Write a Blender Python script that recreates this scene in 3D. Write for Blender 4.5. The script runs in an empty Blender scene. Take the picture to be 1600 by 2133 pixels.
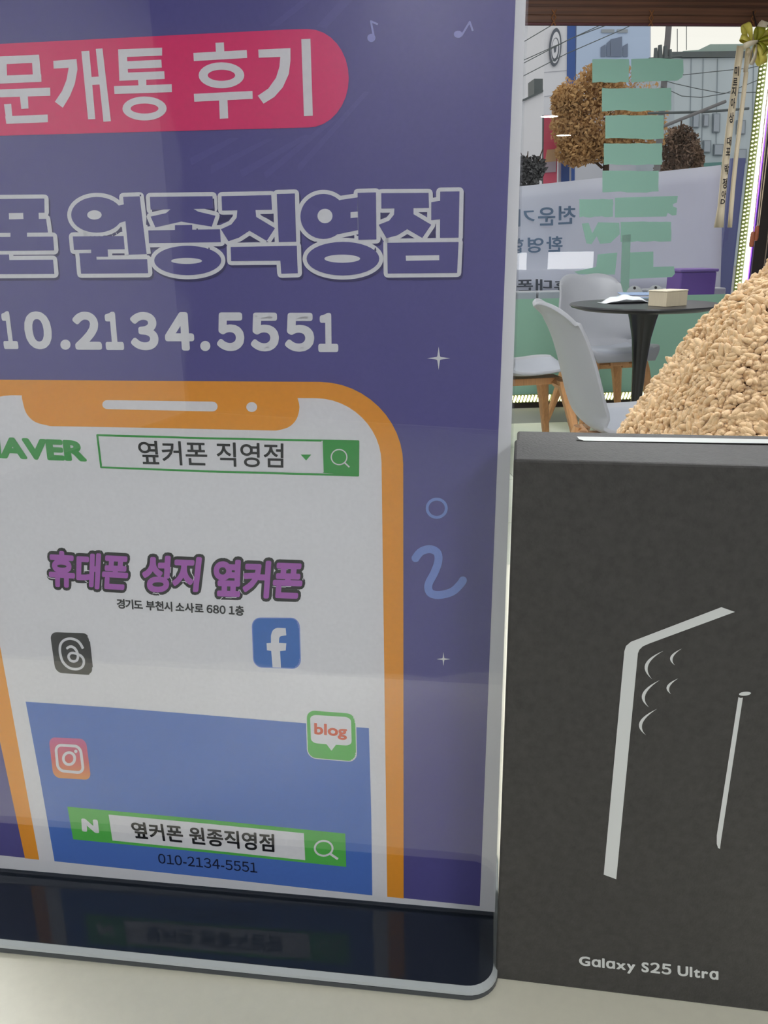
import bpy, bmesh, math, random
import numpy as np
from mathutils import Vector, Matrix

sc = bpy.context.scene
col = sc.collection
rnd = random.Random(7)

# ---------------------------------------------------------------- camera
F_PX, CX, CY = 1720.0, 800.0, 1066.5          # focal length in pixels of a 1600 x 2133 frame
CAM_H = 1.05
PITCH, YAW, ROLL = math.atan(563 / F_PX), math.radians(4.6), math.atan(80 / 5234)
Fw = np.array([math.sin(YAW) * math.cos(PITCH), math.cos(YAW) * math.cos(PITCH), -math.sin(PITCH)])
R0 = np.array([math.cos(YAW), -math.sin(YAW), 0.0])
U0 = np.cross(R0, Fw)
Rt = math.cos(ROLL) * R0 - math.sin(ROLL) * U0
Up = math.sin(ROLL) * R0 + math.cos(ROLL) * U0
C0 = np.array([0.0, 0.0, CAM_H])
cam_d = bpy.data.cameras.new('camera')
cam_d.sensor_fit = 'VERTICAL'
cam_d.sensor_height = 24.0
cam_d.lens = F_PX / 2133.0 * 24.0
cam_d.clip_start = 0.01
cam_d.clip_end = 500
cam = bpy.data.objects.new('camera', cam_d)
col.objects.link(cam)
M = Matrix((
    (Rt[0], Up[0], -Fw[0], C0[0]),
    (Rt[1], Up[1], -Fw[1], C0[1]),
    (Rt[2], Up[2], -Fw[2], C0[2]),
    (0, 0, 0, 1)))
cam.matrix_world = M
sc.camera = cam

# ---------------------------------------------------------------- sky, exposure
world = bpy.data.worlds.new('sky')
sc.world = world
world.use_nodes = True
bg = world.node_tree.nodes['Background']
bg.inputs['Color'].default_value = (1.0, 0.93, 0.83, 1)
bg.inputs['Strength'].default_value = 1.12
PANEL_POWER = 35.5        # added ceiling panels, out of view
DOWN_POWER = 120.0        # round downlights
sc.view_settings.view_transform = 'Standard'
sc.view_settings.look = 'None'
sc.view_settings.exposure = 0.0
sc.view_settings.gamma = 1.0
sc.view_settings.use_curve_mapping = False


# ---------------------------------------------------------------- rays from measured directions onto real surfaces
def ray(px, py):
    d = Fw * F_PX + Rt * (px - CX) - Up * (py - CY)
    return d / np.linalg.norm(d)


def on_plane(px, py, p0, n):
    d = ray(px, py)
    return C0 + d * (((np.array(p0) - C0) @ n) / (d @ n))


def on_z(px, py, z):
    d = ray(px, py)
    return C0 + d * ((z - CAM_H) / d[2])


def on_y(px, py, y):
    d = ray(px, py)
    return C0 + d * (y / d[1])


# ---------------------------------------------------------------- materials
def srgb(r, g, b):
    f = lambda c: (c / 255 / 12.92) if c / 255 <= 0.04045 else ((c / 255 + 0.055) / 1.055) ** 2.4
    return (f(r), f(g), f(b), 1)


def mat(name, rgb, rough=0.6, spec=0.4, metal=0.0, noise=0.0, nscale=40.0, bump=0.0, bscale=200.0, emit=0.0, trans=0.0, stretch=None):
    m = bpy.data.materials.new(name)
    m.use_nodes = True
    nt = m.node_tree
    p = nt.nodes['Principled BSDF']
    c = srgb(*rgb)
    p.inputs['Base Color'].default_value = c
    p.inputs['Roughness'].default_value = rough
    p.inputs['Specular IOR Level'].default_value = spec
    p.inputs['Metallic'].default_value = metal
    if emit:
        p.inputs['Emission Color'].default_value = c
        p.inputs['Emission Strength'].default_value = emit
    tc = nt.nodes.new('ShaderNodeTexCoord')
    src = tc.outputs['Object']
    if stretch:
        mp = nt.nodes.new('ShaderNodeMapping')
        mp.inputs['Scale'].default_value = stretch
        nt.links.new(src, mp.inputs['Vector'])
        src = mp.outputs['Vector']
    if noise:
        nz = nt.nodes.new('ShaderNodeTexNoise')
        nz.inputs['Scale'].default_value = nscale
        nz.inputs['Detail'].default_value = 6
        nt.links.new(src, nz.inputs['Vector'])
        rp = nt.nodes.new('ShaderNodeMapRange')
        rp.inputs['From Min'].default_value = 0.3
        rp.inputs['From Max'].default_value = 0.7
        rp.inputs['To Min'].default_value = 1 - noise
        rp.inputs['To Max'].default_value = 1 + noise
        nt.links.new(nz.outputs['Fac'], rp.inputs['Value'])
        mx = nt.nodes.new('ShaderNodeVectorMath')
        mx.operation = 'SCALE'
        mx.inputs[0].default_value = c[:3]
        nt.links.new(rp.outputs['Result'], mx.inputs['Scale'])
        nt.links.new(mx.outputs['Vector'], p.inputs['Base Color'])
    if bump:
        nb = nt.nodes.new('ShaderNodeTexNoise')
        nb.inputs['Scale'].default_value = bscale
        nb.inputs['Detail'].default_value = 4
        nt.links.new(src, nb.inputs['Vector'])
        bp = nt.nodes.new('ShaderNodeBump')
        bp.inputs['Strength'].default_value = bump
        bp.inputs['Distance'].default_value = 0.002
        nt.links.new(nb.outputs['Fac'], bp.inputs['Height'])
        nt.links.new(bp.outputs['Normal'], p.inputs['Normal'])
    if trans:
        tr = nt.nodes.new('ShaderNodeBsdfTranslucent')
        tr.inputs['Color'].default_value = c
        ms = nt.nodes.new('ShaderNodeMixShader')
        ms.inputs['Fac'].default_value = trans
        nt.links.new(p.outputs[0], ms.inputs[1])
        nt.links.new(tr.outputs[0], ms.inputs[2])
        nt.links.new(ms.outputs[0], nt.nodes['Material Output'].inputs['Surface'])
    return m


def clear(name, ior=1.49, tint=(1, 1, 1), rough=0.0, faces=1.0, wave=0.0):
    """thin clear sheet: straight-through light plus a Fresnel mirror on its front faces"""
    m = bpy.data.materials.new(name)
    m.use_nodes = True
    nt = m.node_tree
    nt.nodes.remove(nt.nodes['Principled BSDF'])
    fr = nt.nodes.new('ShaderNodeFresnel')
    fr.inputs['IOR'].default_value = ior
    ge = nt.nodes.new('ShaderNodeNewGeometry')
    inv = nt.nodes.new('ShaderNodeMath')
    inv.operation = 'SUBTRACT'
    inv.inputs[0].default_value = 1
    nt.links.new(ge.outputs['Backfacing'], inv.inputs[1])
    mu = nt.nodes.new('ShaderNodeMath')
    mu.operation = 'MULTIPLY'
    fk = nt.nodes.new('ShaderNodeMath')
    fk.operation = 'MULTIPLY'
    fk.use_clamp = True
    fk.inputs[1].default_value = faces
    nt.links.new(fr.outputs[0], fk.inputs[0])
    nt.links.new(fk.outputs[0], mu.inputs[0])
    nt.links.new(inv.outputs[0], mu.inputs[1])
    t = nt.nodes.new('ShaderNodeBsdfTransparent')
    t.inputs['Color'].default_value = (*tint, 1)
    g = nt.nodes.new('ShaderNodeBsdfGlossy')
    g.inputs['Roughness'].default_value = rough
    if wave:
        tcw = nt.nodes.new('ShaderNodeTexCoord')
        nw = nt.nodes.new('ShaderNodeTexNoise')
        nw.inputs['Scale'].default_value = 14
        nw.inputs['Detail'].default_value = 2
        nt.links.new(tcw.outputs['Object'], nw.inputs['Vector'])
        bw = nt.nodes.new('ShaderNodeBump')
        bw.inputs['Strength'].default_value = wave
        bw.inputs['Distance'].default_value = 0.004
        nt.links.new(nw.outputs['Fac'], bw.inputs['Height'])
        nt.links.new(bw.outputs['Normal'], g.inputs['Normal'])
    ms = nt.nodes.new('ShaderNodeMixShader')
    nt.links.new(mu.outputs[0], ms.inputs['Fac'])
    nt.links.new(t.outputs[0], ms.inputs[1])
    nt.links.new(g.outputs[0], ms.inputs[2])
    nt.links.new(ms.outputs[0], nt.nodes['Material Output'].inputs['Surface'])
    return m


def film(name, rgb, transp=0.3, transl=0.5):
    """frosted film on glass: part see-through, part scattering"""
    m = bpy.data.materials.new(name)
    m.use_nodes = True
    nt = m.node_tree
    p = nt.nodes['Principled BSDF']
    c = srgb(*rgb)
    p.inputs['Base Color'].default_value = c
    p.inputs['Roughness'].default_value = 0.6
    p.inputs['Specular IOR Level'].default_value = 0.2
    tr = nt.nodes.new('ShaderNodeBsdfTranslucent')
    tr.inputs['Color'].default_value = c
    a = nt.nodes.new('ShaderNodeMixShader')
    a.inputs['Fac'].default_value = transl
    nt.links.new(p.outputs[0], a.inputs[1])
    nt.links.new(tr.outputs[0], a.inputs[2])
    t = nt.nodes.new('ShaderNodeBsdfTransparent')
    t.inputs['Color'].default_value = c
    b = nt.nodes.new('ShaderNodeMixShader')
    b.inputs['Fac'].default_value = transp
    nt.links.new(a.outputs[0], b.inputs[1])
    nt.links.new(t.outputs[0], b.inputs[2])
    nt.links.new(b.outputs[0], nt.nodes['Material Output'].inputs['Surface'])
    return m


# ---------------------------------------------------------------- object helpers
WORLD_LOC = {}


def tag(o, label=None, cat=None, group=None, kind=None):
    if label: o['label'] = label
    if cat: o['category'] = cat
    if group: o['group'] = group
    if kind: o['kind'] = kind
    return o


def empty(name, loc=(0, 0, 0), rz=0.0):
    o = bpy.data.objects.new(name, None)
    o.empty_display_size = 0.05
    o.location = loc
    o.rotation_euler = (0, 0, rz)
    col.objects.link(o)
    return o


def mesh_obj(name, verts, faces, m, parent=None, smooth=False, world=False, mats=None):
    """verts are in the parent's frame; with world=True they are world points under an unrotated parent"""
    v = np.array(verts, dtype=float)
    c = v.mean(axis=0)
    me = bpy.data.meshes.new(name)
    me.from_pydata([tuple(p) for p in (v - c)], [], [tuple(f) for f in faces])
    me.update()
    if smooth:
        me.polygons.foreach_set('use_smooth', [True] * len(me.polygons))
    o = bpy.data.objects.new(name, me)
    me.materials.append(m)
    col.objects.link(o)
    loc = Vector(c)
    if parent is not None:
        o.parent = parent
        if world:
            p, off = parent, Vector((0, 0, 0))
            while p is not None:
                off += p.location
                p = p.parent
            loc = loc - off
    o.location = loc
    return o


class MB:
    def __init__(s):
        s.v, s.f = [], []

    def add(s, v, f):
        k = len(s.v)
        s.v += [tuple(p) for p in v]
        s.f += [tuple(i + k for i in q) for q in f]
        return s

    def box(s, x0, x1, y0, y1, z0, z1):
        v = [(x0, y0, z0), (x1, y0, z0), (x1, y1, z0), (x0, y1, z0), (x0, y0, z1), (x1, y0, z1), (x1, y1, z1), (x0, y1, z1)]
        return s.add(v, [(0, 3, 2, 1), (4, 5, 6, 7), (0, 1, 5, 4), (1, 2, 6, 5), (2, 3, 7, 6), (3, 0, 4, 7)])

    def loft(s, rings, caps=True):
        n = len(rings[0])
        v = [p for r in rings for p in r]
        f = []
        for i in range(len(rings) - 1):
            for j in range(n):
                k = (j + 1) % n
                f.append((i * n + j, i * n + k, (i + 1) * n + k, (i + 1) * n + j))
        if caps:
            f.append(tuple(reversed(range(n))))
            f.append(tuple((len(rings) - 1) * n + j for j in range(n)))
        return s.add(v, f)

    def tube(s, pts, r, n=8, caps=True):
        rr = r if isinstance(r, (list, tuple)) else [r] * len(pts)
        rings = []
        for i, p in enumerate(pts):
            a = Vector(pts[max(i - 1, 0)])
            b = Vector(pts[min(i + 1, len(pts) - 1)])
            d = (b - a).normalized()
            ref = Vector((0, 0, 1)) if abs(d.z) < 0.9 else Vector((1, 0, 0))
            u = d.cross(ref).normalized()
            w = u.cross(d)
            rings.append([tuple(Vector(p) + u * (rr[i] * math.cos(2 * math.pi * k / n)) + w * (rr[i] * math.sin(2 * math.pi * k / n))) for k in range(n)])
        return s.loft(rings, caps)

    def lathe(s, prof, n=32, cx=0, cy=0):
        return s.loft([[(cx + r * math.cos(2 * math.pi * k / n), cy + r * math.sin(2 * math.pi * k / n), z) for k in range(n)] for r, z in prof])

    def prism(s, poly, axis, depth):
        """poly: 3-d points (one side), axis: vector of thickness"""
        n = len(poly)
        a = [np.array(p, float) for p in poly]
        b = [p + np.array(axis, float) * depth for p in a]
        f = [tuple(range(n)), tuple(reversed(range(n, 2 * n)))]
        for i in range(n):
            j = (i + 1) % n
            f.append((j, i, i + n, j + n))
        return s.add(a + b, f)

    def build(s, name, m, parent=None, smooth=False, world=False, bevel=0.0, seg=2):
        o = mesh_obj(name, s.v, s.f, m, parent, smooth, world)
        bm = bmesh.new()
        bm.from_mesh(o.data)
        bmesh.ops.recalc_face_normals(bm, faces=bm.faces)
        bm.to_mesh(o.data)
        bm.free()
        if bevel:
            md = o.modifiers.new('bevel', 'BEVEL')
            md.width = bevel
            md.segments = seg
            md.limit_method = 'ANGLE'
        if smooth:
            try:
                o.data.set_sharp_from_angle(angle=math.radians(40))
            except Exception:
                pass
        return o


def copy_tree(o, parent=None):
    c = o.copy()
    col.objects.link(c)
    c.parent = parent
    for ch in list(o.children):
        copy_tree(ch, c)
    return c


# ================================================================ the room
ZC = CAM_H - 0.225            # counter top
GY = 5.30                     # inner face of the shop window
X0, X1, Y0, Y1, HC = -3.0, 5.2, -4.2, GY + 0.05, 2.6
M_wall = mat('wall_paint', (205, 205, 202), 0.8)
M_ceil = mat('ceiling_paint', (200, 200, 198), 0.85)
M_tile = mat('floor_tile', (196, 200, 186), 0.3, 0.5, noise=0.05, nscale=6)
M_grout = mat('tile_grout', (132, 134, 128), 0.8)
M_frame = mat('window_frame_metal', (42, 34, 34), 0.3, 0.5, metal=0.3)
M_glass = clear('window_glass', 1.45, (0.93, 0.96, 0.97))
M_green = film('green_frosted_film', (172, 206, 190), 0.15, 0.5)
M_greentape = film('green_vinyl_back', (166, 203, 190), 0.06, 0.4)
M_purple_wall = mat('purple_wall', (98, 52, 140), 0.5)


def struct(name, mb, m, **k):
    o = mb.build(name, m, **k)
    o['kind'] = 'structure'
    return o


fl = struct('floor', MB().box(X0, X1, Y0, Y1, -0.05, -0.002), M_grout)
tile_mesh = None
TS = 0.6
for ix in range(-4, 9):                               # the tiles that lie in the part of the floor the photograph can see
    for iy in range(9):
        x, y = -0.3 + ix * TS, 0.0 + iy * TS
        if y + TS > GY - 0.02 or x + TS > X1: continue
        if tile_mesh is None:
            t = MB().box(-TS / 2 + 0.002, TS / 2 - 0.002, -TS / 2 + 0.002, TS / 2 - 0.002, -0.002, 0.0).build('tile', M_tile, fl)
            tile_mesh = t.data
        else:
            t = bpy.data.objects.new('tile', tile_mesh)
            col.objects.link(t)
            t.parent = fl
        t.location = Vector((x + TS / 2, y + TS / 2, -0.001)) - fl.location
struct('ceiling', MB().box(X0, X1, Y0, Y1, HC, HC + 0.05), M_ceil)
struct('wall_back', MB().box(X0, X1, Y0 - 0.1, Y0, 0, HC), mat('wall_darkened_grey', (128, 126, 134), 0.8))  # unseen wall coloured darker to dim its reflection on the poster
struct('wall_left', MB().box(X0 - 0.1, X0, Y0, Y1, 0, HC), M_wall)
struct('wall_right', MB().box(X1, X1 + 0.1, Y0, Y1, 0, HC), M_wall)
WX0, WX1 = -0.6, 2.785
fw = MB().box(X0, WX0, GY, GY + 0.1, 0, HC)
struct('wall_front', fw, M_wall)
struct('trim_1', MB().box(3.06, X1, GY - 0.02, GY + 0.1, 0, HC), M_purple_wall)

# shop window: frame, glass, frosted film, vinyl backs
win = empty('window_1', (0.9, GY, 0))
win['kind'] = 'structure'
MB().box(WX0, WX1, GY - 0.03, GY + 0.06, 0.0, 0.035).build('bottom_frame', M_frame, win, world=True)
MB().box(WX0, WX1, GY - 0.03, GY + 0.06, HC - 0.06, HC).build('top_frame', M_frame, win, world=True)
fr = MB().box(WX1, 3.06, GY - 0.06, GY + 0.08, 0, HC).build('side_frame', M_frame, win, world=True, bevel=0.004)
MB().box(2.86, 2.868, GY - 0.064, GY - 0.06, 0.0, HC).build('frame_groove', mat('groove_metal', (150, 135, 125), 0.3, metal=0.8), fr, world=True)
MB().box(WX0, WX0 + 0.06, GY - 0.03, GY + 0.06, 0, HC).build('side_frame', M_frame, win, world=True)
MB().box(WX0 + 0.06, WX1, GY + 0.002, GY + 0.012, 0.035, HC - 0.06).build('glass', M_glass, win, world=True)
FT0, FT1 = on_y(1060, 626, GY)[2], on_y(1526, 612, GY)[2]
MB().prism([(WX0 + 0.06, GY + 0.001, 0.035), (WX1, GY + 0.001, 0.035), (WX1, GY + 0.001, FT1), (WX0 + 0.06, GY + 0.001, FT0)], (0, -1, 0), 0.0008).build('frosted_film', M_green, win, world=True)


def glass_poly(name, pts, m, off=0.0, th=0.001):
    poly = [on_y(x, y, GY - off) for x, y in pts]
    return MB().prism([tuple(p) for p in poly], (0, -1, 0), th).build(name, m, win, world=True)


def jag(x0, y0, x1, y1, seed, amp=1.6, n=9):
    r = random.Random(seed)
    p = [(x0 + (x1 - x0) * i / n, y0 + r.uniform(-amp, amp) * 0.4) for i in range(n + 1)]
    p += [(x1 + r.uniform(-amp, amp) * 0.6, y0 + (y1 - y0) * i / 4) for i in range(1, 4)]
    p += [(x1 + (x0 - x1) * i / n, y1 + r.uniform(-amp, amp)) for i in range(n + 1)]
    return p


for k, (a, b, c, d) in enumerate([(1234, 123, 1310, 171), (1254, 184, 1398, 231), (1261, 240, 1383, 289),
                                  (1258, 299, 1379, 343), (1255, 356, 1372, 400),
                                  (1207, 415, 1277, 452), (1293, 462, 1398, 503)]):
    glass_poly('vinyl_patch', jag(a, b, c, d, k), M_greentape)
glass_poly('vinyl_patch', [(1315, 123), (1370, 121), (1423, 124), (1424, 150), (1421, 161), (1411, 168), (1360, 169), (1315, 172)], M_greentape)
glass_poly('vinyl_patch', [(1281, 412), (1412, 408), (1410, 422), (1402, 425), (1402, 430), (1410, 433), (1409, 448), (1400, 449), (1391, 443), (1388, 451), (1330, 452), (1281, 453)], M_greentape)
glass_poly('vinyl_patch', [(1212, 466), (1226, 464), (1234, 486), (1246, 463), (1290, 464), (1291, 488), (1278, 500), (1272, 506), (1250, 508), (1243, 492), (1232, 509), (1222, 507)], M_greentape)
glass_poly('vinyl_patch', [(1245, 530), (1286, 526), (1281, 572), (1205, 571), (1196, 566), (1242, 556)], M_greentape)
glass_poly('vinyl_patch', [(1311, 526), (1361, 524), (1361, 556), (1404, 555), (1406, 570), (1400, 577), (1311, 581)], M_greentape)
glass_poly('tape_strip', [(1296, 490), (1314, 488), (1310, 612), (1292, 612)], film('pale_tape', (176, 205, 195), 0.25, 0.5), 0.002)
M_sticker = mat('white_sticker', (176, 180, 184), 0.5)
M_stickdot = mat('sticker_dot', (40, 40, 44), 0.5)
for cx_, cy_ in ((1322, 612), (1366, 611)):
    s_ = glass_poly('round_sticker', [(cx_ + 17 * math.cos(a * math.pi / 16), cy_ - 17 * math.sin(a * math.pi / 16)) for a in range(32)], M_sticker, 0.003)
    glass_poly('sticker_dot', [(cx_ + 3 * math.cos(a * math.pi / 4), cy_ - 12 - 3 * math.sin(a * math.pi / 4)) for a in range(8)], M_stickdot, 0.0045)

# ---------------------------------------------------------------- ceiling lights: added unseen panels light the shop, downlights reflect in the glass
M_panel = mat('added_lit_panel', (250, 251, 255), emit=PANEL_POWER)
M_pframe = mat('lamp_housing', (225, 225, 225), 0.5)
pl_proto = None
for (x, y), lab in {(-1.2, 1.3): 'added square ceiling panel over the left end of the white counter',
                    (1.2, 1.3): 'added square ceiling panel over the fleece garment',
                    (-1.3, -2.35): 'added square ceiling panel behind the photographer on the left',
                    (1.3, -2.35): 'added square ceiling panel behind the photographer on the right',
                    (-1.3, -3.6): 'added square ceiling panel at the back wall on the left',
                    (1.3, -3.6): 'added square ceiling panel at the back wall on the right',
                    (1.4, 3.6): 'added square ceiling panel over the round black table',
                    (-1.2, 3.6): 'added square ceiling panel at the left end of the shop window'}.items():
    r_ = empty('added_ceiling_panel', (x, y, HC - 0.03))
    tag(r_, lab, 'ceiling light', 'added square ceiling panels')
    if pl_proto is None:
        a_ = MB().box(-0.3, 0.3, -0.3, 0.3, -0.01, 0.03).build('housing', M_pframe, r_)
        b_ = MB().box(-0.28, 0.28, -0.28, 0.28, -0.014, -0.011).build('diffuser', M_panel, r_)
        pl_proto = (a_, b_)
    else:
        for q in pl_proto:
            c_ = q.copy()
            col.objects.link(c_)
            c_.parent = r_
M_down = mat('lit_downlight', (255, 250, 245), emit=DOWN_POWER)
for (x, y, lab) in ((3.19, -1.04, 'round downlight reflected higher in the shop window'), (3.98, -3.07, 'round downlight reflected lower in front of the brown tree')):
    r_ = empty('downlight', (x, y, HC - 0.02))
    tag(r_, lab, 'ceiling light', 'round downlights')
    MB().lathe([(0.135, 0.02), (0.135, -0.004), (0.115, -0.008), (0.115, 0.01)], 24).build('rim', M_pframe, r_, smooth=True)
    MB().lathe([(0.001, -0.001), (0.112, -0.001), (0.112, -0.006), (0.001, -0.006)], 24).build('lens', M_down, r_)

# white lit display cabinet at the back of the shop, seen only as a reflection in the window
dc = tag(empty('display_cabinet', (3.7, -2.7, 0)), 'low white cabinet with lit front panels reflected in the shop window', 'cabinet')
MB().box(2.85, 4.55, -2.95, -2.42, 0.0, 0.58).build('body', mat('cabinet_white', (170, 172, 178), 0.4), dc, world=True)
MB().box(2.85, 4.55, -2.95, -2.42, 0.58, 0.60).build('plinth_top', M_pframe, dc, world=True)
for a, b in ((3.02, 3.30), (3.65, 4.35)):
    MB().box(a, b, -2.46, -2.40, 0.61, 0.86).build('light_panel', mat('cabinet_light', (255, 255, 255), emit=14.0), dc, world=True)

# ================================================================ counter
PA = math.radians(-12.4)                       # the sign and the counter run along this direction
PX = np.array([math.cos(PA), math.sin(PA), 0.0])
PN = np.array([math.sin(PA), -math.cos(PA), 0.0])     # from the poster towards the photographer
BZ = ZC + 0.005                                # top of the black foot of the sign
PB = on_z(1000, 1899, BZ)                      # a point of the poster's lower edge
M_counter = mat('counter_laminate', (226, 223, 204), 0.35, 0.4, noise=0.02, nscale=300)
M_counter_body = mat('counter_body', (205, 205, 200), 0.5)


def loc_pt(u, w, z):                           # u along the sign, w towards the photographer
    p = PB + PX * u + PN * w
    return (p[0], p[1], z)


def slab(u0, u1, w0, w1, z0, z1):
    v = [loc_pt(u, w, z) for z in (z0, z1) for u, w in ((u0, w0), (u1, w0), (u1, w1), (u0, w1))]
    return MB().add(v, [(0, 3, 2, 1), (4, 5, 6, 7), (0, 1, 5, 4), (1, 2, 6, 5), (2, 3, 7, 6), (3, 0, 4, 7)])


cr = tag(empty('counter', loc_pt(-0.3, 0, 0)), 'white laminate shop counter under the sign stand and phone box', 'counter')
slab(-1.3, 0.75, -0.34, 0.172, ZC - 0.03, ZC).build('worktop', M_counter, cr, world=True, bevel=0.003)
slab(-1.27, 0.72, -0.31, 0.14, 0.08, ZC - 0.03).build('body', M_counter_body, cr, world=True)
slab(-1.25, 0.70, -0.29, 0.10, 0.0, 0.08).build('plinth', mat('plinth_dark', (60, 60, 62), 0.6), cr, world=True)

# ================================================================ acrylic sign stand
uR = float((on_plane(1027, 1850, PB, PN) - PB) @ PX) + 0.0015
uL = uR - 0.2125
zT = BZ + 0.300
st = tag(empty('sign_stand', loc_pt((uL + uR) / 2, 0, ZC)), 'clear acrylic sign stand with glossy black foot on the white counter', 'sign stand')
M_acr = clear('clear_acrylic', 1.49, (0.985, 0.99, 0.99), faces=2.0)
M_sleeve = clear('plastic_sleeve', 1.5, (0.99, 0.99, 0.99), rough=0.03, faces=2.2, wave=0.25)
M_black = mat('black_acrylic', (38, 44, 54), 0.06, 0.35)
M_bev = mat('polished_edge', (168, 174, 174), 0.25, 0.5)
M_under = mat('foot_underside', (62, 66, 70), 0.3, 0.5)


def round_rect(u0, u1, w0, w1, r, z, n=8):
    out = []
    for cu, cw, a0 in ((u1 - r, w1 - r, 0), (u0 + r, w1 - r, 90), (u0 + r, w0 + r, 180), (u1 - r, w0 + r, 270)):
        for k in range(n + 1):
            a = math.radians(a0 + 90 * k / n)
            out.append(loc_pt(cu + r * math.cos(a), cw + r * math.sin(a), z))
    return out


w1 = float((on_z(960, 2051, BZ) - PB) @ PN) + 0.0016
b0, b1, w0 = uL - 0.001, uR + 0.0006, -0.038
MB().loft([round_rect(b0 + .0016, b1 - .0016, w0 + .0016, w1 - .0016, .0085, BZ - 0.002), round_rect(b0 + .0016, b1 - .0016, w0 + .0016, w1 - .0016, .0085, BZ)]).build('foot_top', M_black, st, world=True)
MB().loft([round_rect(b0 + .0001, b1 - .0001, w0 + .0001, w1 - .0001, .0098, BZ - 0.0025), round_rect(b0 + .0002, b1 - .0002, w0 + .0002, w1 - .0002, .0098, BZ - 0.0014), round_rect(b0 + .0015, b1 - .0015, w0 + .0015, w1 - .0015, .0088, BZ - 0.0002)]).build('foot_bevel', M_bev, st, world=True)
MB().loft([round_rect(b0 + .0004, b1 - .0004, w0 + .0004, w1 - .0004, .0098, ZC + 0.0002), round_rect(b0, b1, w0, w1, .010, ZC + 0.0008), round_rect(b0, b1, w0, w1, .010, BZ - 0.0026)]).build('foot_base', M_under, st, world=True)
slab(uL, uR, 0.0012, 0.0030, BZ + 0.0001, zT + 0.003).build('front_sheet', M_acr, st, world=True)
slab(uL, uR, -0.0030, -0.0006, BZ + 0.0001, zT + 0.003).build('back_sheet', M_acr, st, world=True)

# ================================================================ the printed poster
po = tag(empty('poster', loc_pt((uL + uR) / 2, 0, BZ)), 'purple printed poster with a big orange phone, held in the clear acrylic stand', 'poster')
M_paper = mat('poster_paper', (232, 232, 235), 0.75, 0.2)


def pm(name, rgb):
    return mat('print_' + name, rgb, 0.7, 0.2, noise=0.03, nscale=900)


INK = dict(purple=pm('purple', (92, 87, 152)), pink=pm('pink', (240, 52, 118)), white=pm('white', (236, 235, 238)),
           orange=pm('orange', (246, 164, 48)), green=pm('green', (54, 162, 70)), lime=pm('lime', (92, 194, 86)), black=pm('black', (24, 24, 28)),
           magenta=pm('magenta', (180, 96, 190)), blue=pm('blue', (84, 124, 204)), fblue=pm('icon_blue', (64, 120, 200)),
           grey=pm('charcoal', (48, 47, 50)), pale=pm('pale_blue', (132, 154, 222)), lilac=pm('lilac', (156, 156, 220)),
           brick=pm('brick', (228, 100, 66)), violet=pm('streak', (97, 92, 159)), shade=pm('title_shadow', (58, 54, 104)), navy=pm('navy', (22, 30, 62)))


def uz(px, py):
    p = on_plane(px, py, PB, PN)
    return float((p - PB) @ PX), float(p[2])


LAYER = 0.0001


def lay(mapper, name, polys, m, layer, parent, normal):
    """flat ink: each piece is a filled outline on the sheet, a hair above the piece before it"""
    mb = MB()
    for i, pl in enumerate(polys):
        off = layer * LAYER + (i % 40) * 1.6e-6
        mb.add([np.array(mapper(x, y)) + normal * off for x, y in pl], [tuple(range(len(pl)))])
    v = np.array(mb.v)
    o = mesh_obj(name, v, mb.f, m, parent, world=True)
    # all faces look out of the sheet
    me = o.data
    bm = bmesh.new(); bm.from_mesh(me)
    nv = Vector(normal)
    bm.normal_update()
    for f in bm.faces:
        if f.normal.dot(nv) < 0: f.normal_flip()
    bm.to_mesh(me); bm.free()
    return o


def on_poster(x, y):
    return on_plane(x, y, PB, PN)


def ink(name, polys, c, layer, parent=None):
    return lay(on_poster, name, polys, INK[c] if isinstance(c, str) else c, layer, parent or po, PN)


def strokes(pts, hw, closed=False, n=10):
    """a thick line through 2-d points as overlapping pieces"""
    out = []
    m_ = len(pts)
    for i in range(m_ if closed else m_ - 1):
        (ax, ay), (bx, by) = pts[i], pts[(i + 1) % m_]
        L = math.hypot(bx - ax, by - ay)
        if L < 1e-9: continue
        nx, ny = -(by - ay) / L * hw, (bx - ax) / L * hw
        out.append([(ax + nx, ay + ny), (bx + nx, by + ny), (bx - nx, by - ny), (ax - nx, ay - ny)])
    for i, (x, y) in enumerate(pts):
        if not closed and i in (0, m_ - 1): continue
        out.append([(x + hw * math.cos(2 * math.pi * k / n), y + hw * math.sin(2 * math.pi * k / n)) for k in range(n)])
    return out


def ell(cx, cy, rx, ry, n=28, rot=0.0):
    c, s = math.cos(rot), math.sin(rot)
    return [(cx + rx * math.cos(a) * c - ry * math.sin(a) * s, cy + rx * math.cos(a) * s + ry * math.sin(a) * c) for a in [2 * math.pi * k / n for k in range(n)]]


def smooth_path(pts, k=5):
    out = []
    P = [pts[0]] + list(pts) + [pts[-1]]
    for i in range(1, len(P) - 2):
        for j in range(k):
            t = j / k
            out.append(tuple(0.5 * ((2 * P[i][d]) + (-P[i - 1][d] + P[i + 1][d]) * t + (2 * P[i - 1][d] - 5 * P[i][d] + 4 * P[i + 1][d] - P[i + 2][d]) * t * t + (-P[i - 1][d] + 3 * P[i][d] - 3 * P[i + 1][d] + P[i + 2][d]) * t ** 3) for d in (0, 1)))
    out.append(tuple(pts[-1]))
    return out


def bil(q, s, t):
    (ax, ay), (bx, by), (cx, cy), (dx, dy) = q       # TL TR BR BL
    return ((1 - s) * (1 - t) * ax + s * (1 - t) * bx + s * t * cx + (1 - s) * t * dx,
            (1 - s) * (1 - t) * ay + s * (1 - t) * by + s * t * cy + (1 - s) * t * dy)


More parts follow.
